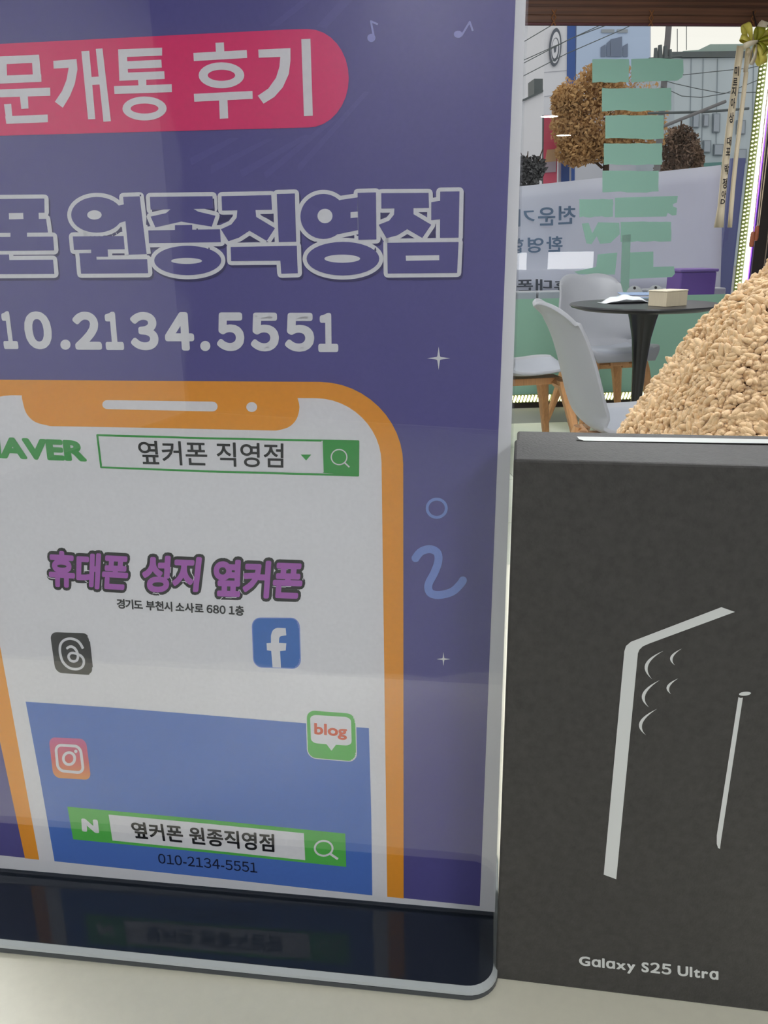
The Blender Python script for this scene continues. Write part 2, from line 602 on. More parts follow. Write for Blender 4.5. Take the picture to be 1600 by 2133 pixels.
def rquad(q, r, n=6):
    out = []
    for cx, cy, a0 in ((1 - r, r, -90), (1 - r, 1 - r, 0), (r, 1 - r, 90), (r, r, 180)):
        for k in range(n + 1):
            a = math.radians(a0 + 90 * k / n)
            out.append(bil(q, cx + r * math.cos(a), cy + r * math.sin(a)))
    return out


def glyphs(body, thick=0.0, sx=1.0):
    """outline of a line of type as 2-d pieces in em units; thick fattens the strokes"""
    c = bpy.data.curves.new('type', 'FONT')
    c.body = body
    c.resolution_u = 4
    o = bpy.data.objects.new('type', c)
    col.objects.link(o)
    dg = bpy.context.evaluated_depsgraph_get()
    dg.update()
    ev = o.evaluated_get(dg)
    me = ev.to_mesh()
    v = [(p.co.x * sx, p.co.y) for p in me.vertices]
    polys = [[v[i] for i in p.vertices] for p in me.polygons]
    cnt = {}
    for p in me.polygons:
        for k in p.edge_keys: cnt[k] = cnt.get(k, 0) + 1
    edges = [k for k, n in cnt.items() if n == 1]
    ev.to_mesh_clear()
    bpy.data.objects.remove(o)
    bpy.data.curves.remove(c)
    if thick:
        seen = set()
        for a, b in edges:
            (ax, ay), (bx, by) = v[a], v[b]
            L = math.hypot(bx - ax, by - ay)
            if L < 1e-7: continue
            nx, ny = -(by - ay) / L * thick, (bx - ax) / L * thick
            polys.append([(ax + nx, ay + ny), (bx + nx, by + ny), (bx - nx, by - ny), (ax - nx, ay - ny)])
            for i in (a, b):
                if i not in seen:
                    seen.add(i)
                    polys.append([(v[i][0] + thick * math.cos(k * math.pi / 4 + .39), v[i][1] + thick * math.sin(k * math.pi / 4 + .39)) for k in range(8)])
    return polys


def fit(polys, quad, box=None):
    xs = [x for p in polys for x, y in p]
    ys = [y for p in polys for x, y in p]
    x0, x1, y0, y1 = box or (min(xs), max(xs), min(ys), max(ys))
    return [[bil(quad, (x - x0) / (x1 - x0), (y1 - y) / (y1 - y0)) for x, y in p] for p in polys], (x0, x1, y0, y1)


FULL = {str(i): chr(0xFF10 + i) for i in range(10)}


def line_of(body, thick=0.0, gap=0.10, space=0.26):
    """type set letter by letter, with the sans numerals of the Korean face"""
    out, x = [], 0.0
    for ch in body:
        if ch == ' ':
            x += space
            continue
        g = glyphs(FULL.get(ch, ch), thick)
        xs = [p[0] for q_ in g for p in q_]
        out += [[(a - min(xs) + x, b) for a, b in q_] for q_ in g]
        x += max(xs) - min(xs) + gap
    return out


def typ(name, body, quad, c, layer, thick=0.0, parent=None):
    return ink(name, fit(glyphs(body, thick), quad)[0], c, layer, parent)


def Z(ox, oy, s):                    # crop coordinates -> photograph pixels
    return lambda *pts: [(ox + x / s, oy + y / s) for x, y in pts]


# sheet of paper in its plastic sleeve
slab(uL + 0.0004, uR - 0.0004, 0.00098, 0.00104, BZ + 0.0003, zT + 0.001).build('plastic_sleeve', M_sleeve, po, world=True)
e = 0.0006
slab(uL + e, uR - e, -0.0003, 0.0, BZ + 0.0004, zT).build('sheet', M_paper, po, world=True)


def U(u, z):                         # sheet coordinates -> the ray that meets them (keeps one mapper)
    return ('uz', u, z)


def ink_uz(name, poly, c, layer):
    return lay(lambda u, z: np.array(loc_pt(u, 0, z)), name, [poly], INK[c], layer, po, PN)


def line_u(xa, ya, xb, yb):          # print edge through two measured pixels, as u(z)
    (ua, za), (ub, zb) = uz(xa, ya), uz(xb, yb)
    return lambda z: ua + (ub - ua) * (z - za) / (zb - za)


def line_z(xa, ya, xb, yb):
    (ua, za), (ub, zb) = uz(xa, ya), uz(xb, yb)
    return lambda u: za + (zb - za) * (u - ua) / (ub - ua)


pr = line_u(1074, 0, 999, 1887)      # right edge of the purple print
pb = line_z(0, 1781, 999, 1887)      # its lower edge
ul, zt = uL + 0.005, zT - 0.005
ink_uz('purple_ground', [(ul, pb(ul)), (pr(0.84), pb(0.0)), (pr(zt), zt), (ul, zt)], 'purple', 1)

# faint light streaks in the purple
z1 = Z(0, 0, 2)
ink('streaks', [z1((790, 660), (960, 575), (1000, 575), (800, 690))[0:4], z1((880, 690), (1110, 580), (1140, 580), (880, 725)), z1((1000, 710), (1270, 560), (1300, 565), (1010, 740)),
                z1((1100, 720), (1370, 500), (1400, 500), (1110, 745)), z1((1240, 690), (1520, 380), (1540, 385), (1250, 715)), z1((1120, 110), (1260, 0), (1300, 0), (1160, 110)), z1((1320, 110), (1420, 0), (1470, 0), (1360, 120))], 'violet', 2)

# pink headline pill
pill = [(-330, 118), (-330, 292), (0, 283), (300, 275), (560, 268), (640, 266)]
pill += [(640 + 87 * math.sin(a), 163.5 - 103 * math.cos(math.pi - a) * -1 * -1) for a in ()]
for k in range(0, 17):
    a = math.radians(90 - 180 * k / 16)
    pill.append((642 + 85 * math.cos(a), 163.5 + 102.5 * math.sin(a)))
pill += [(600, 62), (400, 72), (200, 82), (0, 92)]
ink('headline_pill', [pill], 'pink', 3)
Q = lambda *p: z1(*p)
ring = lambda cx, cy, rx, ry, hx: None
head = [
    # mun (its left part runs out of the picture)
    Q((-5, 237), (165, 229), (167, 262), (-5, 270)), Q((-5, 317), (175, 310), (176, 342), (-5, 350)), Q((-8, 237), (30, 235), (34, 345), (-2, 348)), Q((135, 230), (166, 229), (176, 342), (142, 344)),
    Q((-40, 375), (212, 366), (213, 400), (-40, 408)), Q((86, 400), (119, 400), (122, 453), (92, 455)), Q((20, 435), (50, 433), (55, 488), (28, 490)), Q((25, 485), (202, 478), (203, 510), (30, 517)),
    # gae
    Q((225, 255), (322, 247), (325, 282), (227, 287)), Q((290, 280), (322, 247), (326, 290), (315, 350), (295, 400), (265, 450), (232, 425), (262, 380), (280, 335)),
    Q((342, 215), (375, 213), (400, 497), (370, 498)), Q((402, 205), (430, 203), (465, 506), (434, 508)), Q((380, 322), (420, 320), (422, 353), (383, 355)),
    # tong
    Q((495, 207), (530, 206), (538, 333), (500, 336)), Q((495, 207), (678, 200), (678, 233), (497, 240)), Q((500, 258), (675, 250), (677, 283), (500, 290)), Q((500, 305), (687, 298), (689, 330), (500, 338)),
    Q((578, 332), (612, 330), (613, 364), (580, 366)), Q((478, 360), (718, 352), (719, 385), (480, 393)),
    # hu
    Q((900, 180), (935, 178), (937, 218), (902, 220)), Q((808, 222), (1030, 210), (1032, 243), (810, 256)), Q((810, 392), (1054, 380), (1055, 413), (812, 425)), Q((915, 418), (950, 416), (953, 494), (918, 496)),
    # gi
    Q((1078, 208), (1212, 202), (1212, 237), (1080, 242)), Q((1170, 236), (1212, 202), (1212, 255), (1205, 310), (1180, 365), (1145, 405), (1100, 433), (1076, 400), (1120, 370), (1152, 325), (1166, 280)),
    Q((1257, 165), (1295, 163), (1305, 483), (1268, 485))]


def ringpoly(cx, cy, rx, ry, ix, iy, n=28):
    a, b = ell(cx, cy, rx, ry, n), ell(cx, cy, ix, iy, n)
    return [[a[i], a[(i + 1) % n], b[(i + 1) % n], b[i]] for i in range(n)]


for args in ((605, 453, 92, 50, 58, 21), (925, 315, 95, 54, 57, 23)):
    head += [Q(*p) for p in ringpoly(*args)]
ink('headline_lettering', head, 'white', 4)

# outlined shop name
A, B = Z(0, 380, 3.2), Z(480, 380, 3.2)
name_fill = [
    # pon
    A((-110, 112), (300, 108), (302, 202), (-110, 206)), A((160, 190), (262, 190), (264, 250), (160, 250)), A((-35, 190), (65, 190), (65, 250), (-35, 250)), A((-110, 245), (312, 243), (325, 334), (-110, 338)), A((75, 330), (185, 330), (185, 370), (75, 370)),
    A((-110, 364), (358, 361), (366, 453), (-110, 457)), A((-90, 482), (65, 480), (68, 520), (-90, 520)), A((-90, 518), (358, 515), (367, 609), (-90, 612)),
    # won
    A(*ell(650, 216, 171, 119, 36)), A((770, 160), (830, 147), (842, 258), (785, 275)), A((825, 97), (935, 93), (982, 478), (862, 482)), A((490, 360), (828, 357), (836, 445), (498, 450)), A((612, 440), (722, 440), (725, 495), (612, 495)),
    A((532, 472), (645, 470), (650, 530), (540, 530)), A((537, 515), (985, 512), (992, 605), (545, 608)),
    # jong
    A((1003, 97), (1420, 92), (1425, 175), (1008, 182)), A((1150, 172), (1285, 172), (1218, 260), (1040, 300), (1008, 228), (1110, 205)), A((1215, 262), (1150, 172), (1285, 172), (1325, 195), (1440, 222), (1415, 295)), A((1170, 285), (1285, 283), (1285, 320), (1170, 320)), A((993, 320), (1470, 312), (1475, 398), (997, 405)), A(*ell(1255, 520, 223, 98, 36)),
    # jik
    B((-56, 92), (275, 85), (280, 182), (-52, 188)), B((50, 180), (170, 180), (130, 322), (60, 368), (-10, 392), (-60, 312), (10, 280), (45, 235)), B((50, 180), (170, 180), (175, 230), (300, 305), (245, 390), (130, 322)), B((312, 78), (432, 74), (440, 395), (325, 398)), B((5, 430), (445, 422), (448, 520), (8, 524)), B((335, 515), (448, 515), (452, 605), (342, 608)),
    # yeong
    B(*ell(622, 227, 153, 150, 36)), B((730, 118), (850, 100), (850, 197), (803, 200), (803, 237), (850, 234), (852, 318), (720, 345)), B((850, 70), (972, 67), (975, 380), (855, 382)), B(*ell(752, 508, 242, 112, 36)),
    # jeom
    B((1007, 72), (1322, 70), (1325, 170), (1008, 175)), B((1095, 168), (1222, 168), (1180, 312), (1115, 352), (1042, 372), (990, 282), (1060, 255), (1092, 215)), B((1100, 168), (1222, 168), (1222, 212), (1340, 282), (1280, 370), (1180, 312)), B((1340, 132), (1405, 122), (1405, 245), (1340, 252)), B((1400, 62), (1528, 60), (1522, 368), (1398, 370)), B((1048, 402), (1522, 397), (1512, 603), (1050, 607))]
outline, shadow = [], []
for p in name_fill:
    outline += [p] + strokes(p, 8.6, True)
    shadow += [[(x + 3, y + 5) for x, y in q] for q in [p] + strokes(p, 8.6, True)]
ink('shop_name_shadow', shadow, 'shade', 2.5)
ink('shop_name_outline', outline, 'white', 3)
ink('shop_name_fill', name_fill, 'purple', 4)
counters = [A((65, 206), (160, 203), (163, 244), (68, 247)), A(*ell(635, 217, 48, 31)), A(*ell(1248, 523, 103, 20)), B(*ell(633, 224, 50, 48)), B((803, 199), (848, 194), (850, 233), (803, 238)), B(*ell(748, 508, 119, 27)), B((1170, 488), (1393, 485), (1393, 518), (1172, 522))]
for p in counters:
    ink('letter_counter', [p], 'white', 5)
ink('shop_name_gaps', [A(*ell(632, 217, 18, 5)), B(*ell(634, 223, 23, 20)), A((785, 325), (812, 292), (815, 325)), A((980, 235), (998, 283), (978, 283)), A((1483, 222), (1550, 222), (1520, 258), (1462, 272)), B((1003, 207), (1062, 206), (1035, 232), (1003, 242)), B((205, 220), (288, 217), (290, 262)), B((138, 362), (180, 392), (100, 393)), B((1180, 347), (1205, 366), (1155, 366)), B((1363, 310), (1365, 362), (1325, 364))], 'shade', 4)

# telephone number
num = []
for ch, xa, xb in (('0', -122, 8), ('1', 0, 87), ('0', 103, 245), ('.', 275, 320), ('2', 325, 463), ('1', 465, 562), ('3', 582, 720), ('4', 738, 880), ('.', 903, 950), ('5', 973, 1105), ('5', 1127, 1260), ('5', 1282, 1418), ('1', 1433, 1525)):
    m_ = (xa + xb) / 2
    ya, yb, sh = 17 + m_ * 0.0055, 187 + m_ * 0.0095, (22 - m_ * 0.0137) if ch != '.' else 0
    if ch == '.':
        num.append([(x / 2.162, 640 + y / 2.162) for x, y in ell((xa + xb) / 2, yb - 22, 23, 23, 18)])
    else:
        num += fit(glyphs(FULL[ch], 0.05), [(x / 2.162, 640 + y / 2.162) for x, y in ((xa, ya), (xb - sh, ya), (xb, yb), (xa + sh, yb))])[0]
ink('phone_number', num, 'white', 3)

# sparkles, ring, squiggle, notes
def star(cx, cy, r, w=0.13):
    out = []
    for k in range(16):
        a = k * math.pi / 8
        rr = r if k % 4 == 0 else (r * w * 1.5 if k % 4 == 2 else r * 0.27)
        out.append((cx + rr * math.cos(a), cy + rr * math.sin(a)))
    return out


ink('sparkle', [star(914, 746, 24)], 'white', 3)
ink('sparkle', [star(924, 1372, 14)], 'white', 3)
ink('printed_ring', ringpoly(910, 1058, 23, 22, 17, 16), 'pale', 3)
S = Z(800, 680, 2.963)
ink('printed_squiggle', strokes(smooth_path(S((190, 1435), (228, 1388), (285, 1372), (330, 1395), (335, 1450), (310, 1520), (275, 1590), (285, 1640), (340, 1655), (420, 1635), (470, 1590), (490, 1560))), 8.3), 'pale', 3)
z2 = Z(700, 0, 4)
ink('music_note', [z2(*ell(296, 318, 34, 34))] + strokes(z2((318, 315), (292, 180), (350, 205)), 2), 'lilac', 3)
ink('music_note', [z2(*ell(1018, 288, 36, 30))] + strokes(z2((1045, 300), (1115, 185), (1140, 260)), 2), 'lilac', 3)

# orange phone
pl_out = line_u(53, 1784, 0, 1537)
pl_in = line_u(83, 1789, 19, 1440)
(uo, zo), (ui, zi) = uz(842, 1200), uz(799, 1200)
ztop_l, ztop_r = uz(0, 783)[1], uz(690, 794)[1]
ur_o, ur_i = line_u(842, 950, 841, 1870), line_u(798, 1000, 807, 1868)
zo_t = line_z(0, 783, 690, 794)
rc = 0.0235
outer = [(pl_out(0.84), pb(pl_out(0.84))), (ur_o(0.835), pb(ur_o(0.835)))]
zt_r = zo_t(uo)
for k in range(13):
    a = math.radians(90 * k / 12)
    outer.append((uo - rc + rc * math.cos(a), zt_r - rc + rc * math.sin(a)))
ulo = pl_out(zt_r - rc)
for k in range(13):
    a = math.radians(90 + 90 * k / 12)
    outer.append((ulo + rc + rc * math.cos(a), zt_r - rc + rc * math.sin(a)))
ink_uz('phone_frame', outer, 'orange', 3)
ri = 0.0185
zi_t = uz(660, 829)[1]
inner = [(pl_in(0.84), pb(pl_in(0.84))), (ur_i(0.835), pb(ur_i(0.835)))]
for k in range(13):
    a = math.radians(90 * k / 12)
    inner.append((ui - ri + ri * math.cos(a), zi_t - ri + ri * math.sin(a)))
uli = pl_in(zi_t - ri)
for k in range(13):
    a = math.radians(90 + 90 * k / 12)
    inner.append((uli + ri + ri * math.cos(a), zi_t - ri + ri * math.sin(a)))
ink_uz('phone_screen', inner, 'white', 4)
G = Z(0, 760, 1.8605)
notch = G((88, 80), (88, 125)) + smooth_path(G((90, 135), (105, 185), (140, 220), (200, 236)), 4) + G((600, 243), (1060, 253)) + smooth_path(G((1075, 253), (1120, 240), (1150, 210), (1162, 165), (1155, 128)), 4) + G((1150, 95))
ink('phone_notch', [notch], 'orange', 5)
ink('phone_speaker', [rquad(G((398, 135), (848, 141), (848, 179), (398, 169)), 0.08) if False else G(*([(420, 135), (826, 141)] + [(826 + 20 * math.sin(a), 160 - 19 * math.cos(a)) for a in [math.pi * k / 8 for k in range(1, 8)]] + [(826, 179), (420, 170)] + [(420 - 20 * math.sin(a), 152.5 + 17.5 * math.cos(a)) for a in [math.pi * k / 8 for k in range(1, 8)]]))], 'white', 6)
ink('phone_camera_dot', [G(*ell(978, 162, 21, 19))], 'white', 6)

# upper search bar
typ('search_brand_lettering', 'NAVER', [(-52, 907), (177, 917), (183, 961), (-48, 952)], 'green', 5, 0.055)
ink('search_bar_frame', strokes(G((380, 271), (800, 283), (1390, 295), (1389, 427), (800, 411), (395, 395)), 2.1, True), 'green', 5)
ink('search_button', [G((1250, 290), (1393, 293), (1392, 430), (1254, 416))], 'green', 6)
ink('search_bar_edge', strokes(G((1250, 292), (1254, 414)), 1.2) + strokes(G((398, 390), (800, 405), (1252, 414)), 0.8), 'white', 6.3)
ink('search_icon', [p for p in ringpoly(*G((1316, 355))[0], 17.5, 17, 15, 14.5)] + strokes(G((1338, 377), (1356, 394)), 1.5), 'white', 7)
ink('drop_arrow', [G((1167, 346), (1208, 346), (1188, 369))], 'green', 5)
typ('search_words', '옆커폰 직영점', G((535, 291), (1100, 303), (1100, 398), (545, 384)), 'black', 5, 0.012)

# shop slogan with black outline
K = Z(80, 1120, 2.759)
for body, q in (('휴대폰', K((62, 68), (532, 95), (512, 302), (68, 277))), ('성지', K((603, 93), (945, 108), (922, 308), (600, 312))), ('옆커폰', K((1012, 118), (1532, 135), (1510, 352), (1008, 335)))):
    base, bx = fit(glyphs(body, 0.044), q)
    fat, _ = fit(glyphs(body, 0.13), q, bx)
    rim, _ = fit(glyphs(body, 0.152), q, bx)
    ink('slogan_rim', rim, 'white', 4.6)
    ink('slogan_outline', fat, 'black', 5)
    ink('slogan_lettering', base, 'magenta', 6)
ink('address_line', fit(line_of('경기도 부천시 소사로 680 1층', 0.034, 0.05), K((452, 346), (1185, 388), (1185, 446), (457, 403)))[0], 'black', 5)

# blue lower panel and its bar
ink('blue_panel', [[(55, 1460), (230, 1472), (420, 1487), (600, 1502), (769, 1515), (774, 1700), (776, 1863), (440, 1826), (115, 1792), (85, 1620)]], 'blue', 5)
L = Z(120, 1660, 2.5)
ink('lower_search_bar', [L((55, 45), (780, 112), (1500, 185), (1505, 358), (800, 285), (85, 215))], 'lime', 6)
ink('lower_search_field', [L((270, 85), (780, 132), (1285, 182), (1292, 322), (800, 271), (290, 220))], 'white', 7)
typ('bar_letter', 'N', L((128, 105), (213, 112), (222, 182), (132, 172)), 'white', 7, 0.07)
typ('lower_search_words', '옆커폰 원종직영점', L((383, 118), (1130, 186), (1133, 281), (400, 206)), 'black', 8, 0.026)
ink('lower_search_icon', ringpoly(*L((1388, 260))[0], 20.5, 17.5, 16.5, 13.5) + strokes(L((1424, 290), (1462, 316)), 2.4), 'white', 7)
ink('small_phone_number', fit(line_of('010-2134-5551', 0.008, 0.09), L((525, 288), (1040, 336), (1043, 389), (530, 339)))[0], 'navy', 6)

# small app marks
I1 = Z(90, 1290, 13.333)
q = I1((205, 335), (1295, 368), (1425, 1535), (365, 1462))
ink('app_mark_rim', [p for p in strokes(rquad(q, .17), 2.2, True)], 'white', 4.5)
i1 = ink('app_mark', [rquad(q, .17)], 'grey', 5)
ink('app_glyph', strokes(smooth_path(I1((1130, 790), (1050, 650), (950, 560), (780, 512), (620, 550), (520, 650), (488, 800), (510, 980), (570, 1150), (700, 1290), (850, 1352), (1000, 1352), (1110, 1290), (1155, 1170), (1130, 1060), (1050, 975), (900, 918), (800, 915), (740, 970), (735, 1040), (790, 1120), (880, 1145), (960, 1110), (990, 1020), (980, 930), (945, 840), (880, 765), (800, 732), (730, 750), (690, 785)), 4), 2.6), 'white', 6)
I2 = Z(510, 1270, 11.43)
q = I2((192, 192), (1292, 198), (1325, 1372), (235, 1335))
ink('app_mark_rim', strokes(rquad(q, .17), 2, True), 'pale', 4.5)
ink('app_mark', [rquad(q, .17)], 'fblue', 5)
ink('app_glyph', [I2((672, 1352), (640, 960), (540, 945), (530, 780), (635, 770), (635, 600), (650, 530), (680, 470), (730, 430), (790, 412), (985, 420), (1000, 590), (890, 605), (850, 620), (830, 660), (825, 770), (1000, 780), (985, 950), (850, 965), (872, 1362))], 'white', 6)
I3 = Z(90, 1510, 13.333)
q = I3((175, 315), (1205, 360), (1355, 1500), (310, 1435))
gm = bpy.data.materials.new('print_pink_orange')
gm.use_nodes = True
nt = gm.node_tree
tcn = nt.nodes.new('ShaderNodeTexCoord'); sp = nt.nodes.new('ShaderNodeSeparateXYZ'); cr_ = nt.nodes.new('ShaderNodeValToRGB')
mr = nt.nodes.new('ShaderNodeMapRange'); mr.inputs['From Min'].default_value = -0.0075; mr.inputs['From Max'].default_value = 0.0075
nt.links.new(tcn.outputs['Object'], sp.inputs[0]); nt.links.new(sp.outputs['Z'], mr.inputs['Value']); nt.links.new(mr.outputs[0], cr_.inputs[0])
nt.links.new(cr_.outputs[0], nt.nodes['Principled BSDF'].inputs['Base Color'])
nt.nodes['Principled BSDF'].inputs['Roughness'].default_value = 0.7
cr_.color_ramp.elements[0].color = srgb(240, 160, 92); cr_.color_ramp.elements[1].color = srgb(214, 98, 156)
el_ = cr_.color_ramp.elements.new(0.45); el_.color = srgb(230, 108, 112)
ink('app_mark', [rquad(q, .17)], gm, 6)
ink('app_glyph', strokes(rquad(I3((372, 520), (1055, 560), (1150, 1300), (440, 1235)), .24), 2.9, True) + ringpoly(*I3((747, 900))[0], 14.6, 15.4, 8.9, 9.6) + [I3(*ell(933, 702, 45, 48))], 'white', 7)
I4 = Z(620, 1460, 10)
ink('app_mark_rim', strokes(rquad(I4((195, 172), (1205, 250), (1228, 1240), (225, 1155)), .17), 1.8, True), 'white', 5.5)
ink('app_mark', [rquad(I4((195, 172), (1205, 250), (1228, 1240), (225, 1155)), .17)], 'lime', 6)
ink('app_bubble', [rquad(I4((268, 262), (1120, 315), (1135, 912), (290, 852)), .16), I4((605, 870), (810, 885), (715, 1012))], 'white', 7)
typ('app_lettering', 'blog', I4((355, 430), (1038, 490), (1038, 790), (360, 735)), 'brick', 8, 0.03)

# ================================================================ black phone box
B0 = on_z(1032, 2039, ZC)
B1 = on_z(1600, 2109, ZC)
bd = (B1 - B0) / np.linalg.norm(B1 - B0)
bn = np.array([bd[1], -bd[0], 0.0])           # front normal, towards the photographer
BW, BH, BD = 0.0905, 0.1716, 0.0365
bx = tag(empty('phone_box', tuple(B0 + bd * BW / 2 - bn * BD / 2)), 'matt black smartphone carton with silver line drawing standing beside the sign stand', 'box')
M_card = mat('black_card', (62, 61, 58), 0.55, 0.35, noise=0.16, nscale=420, bump=0.12, bscale=1400)
M_silver = mat('silver_ink', (204, 207, 203), 0.45, 0.5)


def bp(u, w, z):
    p = B0 + bd * u + bn * w
    return (p[0], p[1], ZC + z)


def bslab(u0, u1, w0, w1, z0, z1):
    v = [bp(u, w, z) for z in (z0, z1) for u, w in ((u0, w0), (u1, w0), (u1, w1), (u0, w1))]
    return MB().add(v, [(0, 3, 2, 1), (4, 5, 6, 7), (0, 1, 5, 4), (1, 2, 6, 5), (2, 3, 7, 6), (3, 0, 4, 7)])


bslab(0, BW, -BD * 0.62, 0, 0.0, BH).build('lid', M_card, bx, world=True, bevel=0.0007, seg=2)
bslab(0.0006, BW - 0.0006, -BD, -BD * 0.62 - 0.0003, 0.0, BH - 0.0006).build('tray', M_card, bx, world=True, bevel=0.0007, seg=2)


def on_box(x, y):
    return on_plane(x, y, B0, bn)


def bink(name, polys, layer=1):
    return lay(on_box, name, polys, M_silver, layer, bx, bn)


W = Z(1230, 1240, 3.44)
bink('phone_edge_line', [W((938, 84), (1035, 118), (420, 345), (375, 365), (350, 390), (340, 415), (330, 520), (185, 2033), (150, 2020), (95, 2000), (243, 400), (255, 362), (290, 332))])


def crescent(a, b, mo, mi, n=12):
    def bez(m_):
        c = (2 * m_[0] - (a[0] + b[0]) / 2, 2 * m_[1] - (a[1] + b[1]) / 2)
        return [((1 - t) ** 2 * a[0] + 2 * t * (1 - t) * c[0] + t * t * b[0], (1 - t) ** 2 * a[1] + 2 * t * (1 - t) * c[1] + t * t * b[1]) for t in [k / n for k in range(n + 1)]]
    return bez(mo) + list(reversed(bez(mi)))[1:-1]


for a, b, mo, mi in (((525, 396), (442, 600), (393, 492), (416, 496)), ((497, 606), (420, 802), (372, 705), (395, 709)), ((478, 812), (398, 1001), (352, 908), (375, 912)), ((655, 381), (605, 500), (573, 440), (592, 443)), ((630, 594), (577, 707), (548, 650), (568, 653))):
    bink('lens_arc', [W(*crescent(a, b, mo, mi))])
bink('pen_line', [W((1060, 728), (1076, 735), (1092, 732), (935, 1760), (928, 1815), (915, 1810), (905, 1780), (905, 1720))])
bink('pen_tip', [W(*ell(1107, 704, 43, 14, 20, -0.1))])
T = Z(1180, 1960, 4.706)
bink('box_lettering', fit(line_of('G\u0251l\u0251xy S25 Ultr\u0251', 0.035, 0.085, 0.3), T((123, 136), (1490, 268), (1490, 410), (123, 262)))[0])
lay(lambda x, y: on_z(x, y, ZC + BH), 'top_silver_line', [[(1202, 910), (1400, 912.5), (1640, 916), (1640, 925), (1400, 921.5), (1216, 918.5), (1206, 915)]], M_silver, 1, bx, np.array([0, 0, 1.0]))

# ================================================================ things at the window
def world_at(px, py, y):
    return tuple(on_y(px, py, y))


# bamboo roll blind
BLY = GY - 0.13
zb = on_y(1340, 54, BLY)[2]
bl = tag(empty('bamboo_blind', (1.2, BLY, zb)), 'dark brown bamboo roll blind hanging across the top of the window', 'blind')
M_bam = mat('bamboo', (86, 56, 40), 0.55, 0.3, noise=0.35, nscale=14, stretch=(0.15, 6, 6))
M_bam2 = mat('bamboo_dark', (68, 42, 30), 0.55, 0.3, noise=0.3, nscale=14, stretch=(0.15, 6, 6))
M_twine = mat('twine', (120, 76, 42), 0.8)
M_bedge = mat('blind_binding', (74, 34, 40), 0.6)
BX0, BX1 = -0.6, 3.02
MB().box(BX0, BX1, BLY - 0.012, BLY + 0.012, zb, zb + 0.012).build('bottom_binding', M_bedge, bl, world=True, bevel=0.003)
MB().box(BX0, BX1, BLY - 0.009, BLY + 0.009, zb + 0.012, zb + 0.0505).build('bottom_rail', M_bam, bl, world=True, bevel=0.003)
MB().box(BX0, BX1, BLY - 0.009, BLY + 0.009, zb + 0.0507, zb + 0.092).build('bottom_rail', M_bam, bl, world=True, bevel=0.003)
sl_mesh = None
z = zb + 0.092
k = 0
while z < HC - 0.03:
    h = (0.011, 0.016, 0.013)[k % 3]  # uneven bamboo
    if k < 3:
        o = MB().box(BX0, BX1, -0.004, 0.004, 0, h).build('slat', (M_bam2, M_bam, M_bam2)[k], bl)
        if k == 0: sl_mesh = []
        sl_mesh.append(o.data)
    else:
        o = bpy.data.objects.new('slat', sl_mesh[k % 3])
        col.objects.link(o)
        o.parent = bl
    o.location = ((BX0 + BX1) / 2 - bl.location.x, rnd.uniform(-0.002, 0.002), z + h / 2 - zb)
    z += h + 0.0002
    k += 1
for px_ in (905, 1152, 1354, 1566):
    x = on_y(px_, 50, BLY)[0]
    tw = MB()
    for j in range(2):
        zz = zb - 0.004 + j * 0.04
        tw.tube([(x - 0.012, BLY - 0.012, zz), (x, BLY - 0.018, zz + 0.02), (x + 0.012, BLY - 0.012, zz + 0.04)], 0.0035, 5)
        tw.tube([(x + 0.012, BLY - 0.012, zz), (x, BLY - 0.018, zz + 0.02), (x - 0.012, BLY - 0.012, zz + 0.04)], 0.0035, 5)
    tw.build('twine_knot', M_twine, bl, world=True)

# blind cords with wooden pulls
CY_ = GY - 0.19
M_cord = mat('blind_cord', (196, 176, 150), 0.7)
M_pull = mat('wooden_pull', (150, 84, 58), 0.4, noise=0.1, nscale=60)
cd = tag(empty('blind_cord', world_at(1572, 500, CY_)), 'pale pull cords with two wooden drop pulls beside the bright light strip', 'cord')
for top, bot, ln in (((1598, 200), (1569, 482), 33), ((1600, 250), (1578, 470), 32), ((1606, 260), (1581, 470), 0)):
    a, b = world_at(*top, CY_), world_at(*bot, CY_)
    MB().tube([(a[0] + 0.02, a[1], zb + 0.05), a, b], 0.0032, 6).build('cord', M_cord, cd, world=True)
    if ln:
        c_ = world_at(bot[0] - 4, bot[1] + ln, CY_)
        d_ = np.array(c_) - np.array(b)
        MB().tube([tuple(np.array(b) + d_ * t) for t in (0, .04, .2, .8, .97, 1)], [.004, .011, .013, .015, .012, .004], 10).build('wooden_pull', M_pull, cd, world=True, smooth=True)

# light strips along the window frame
M_led = mat('led_diffuser', (255, 255, 255), emit=4.0)
M_refl_dot = mat('led_dot', (248, 255, 205), emit=1.6)
M_strip = mat('led_strip_backing', (96, 104, 62), 0.5)
LX, LY = 2.735, GY - 0.035
ls = tag(empty('light_strip', (LX + .02, LY, 0.06)), 'bright white vertical light strip with added dots for its glass reflection, right of the window', 'light strip')
MB().box(LX - 0.036, LX + 0.046, LY + 0.006, LY + 0.012, 0.06, HC - 0.07).build('backing', M_strip, ls, world=True)
MB().box(LX + 0.012, LX + 0.038, LY - 0.008, LY + 0.006, 0.06, HC - 0.07).build('diffuser', M_led, ls, world=True, bevel=0.003)
MB().box(LX + 0.040, LX + 0.046, LY - 0.010, LY + 0.006, 0.06, HC - 0.07).build('edge_tube', mat('violet_tube', (150, 90, 255), emit=1.6), ls, world=True)
chip = None
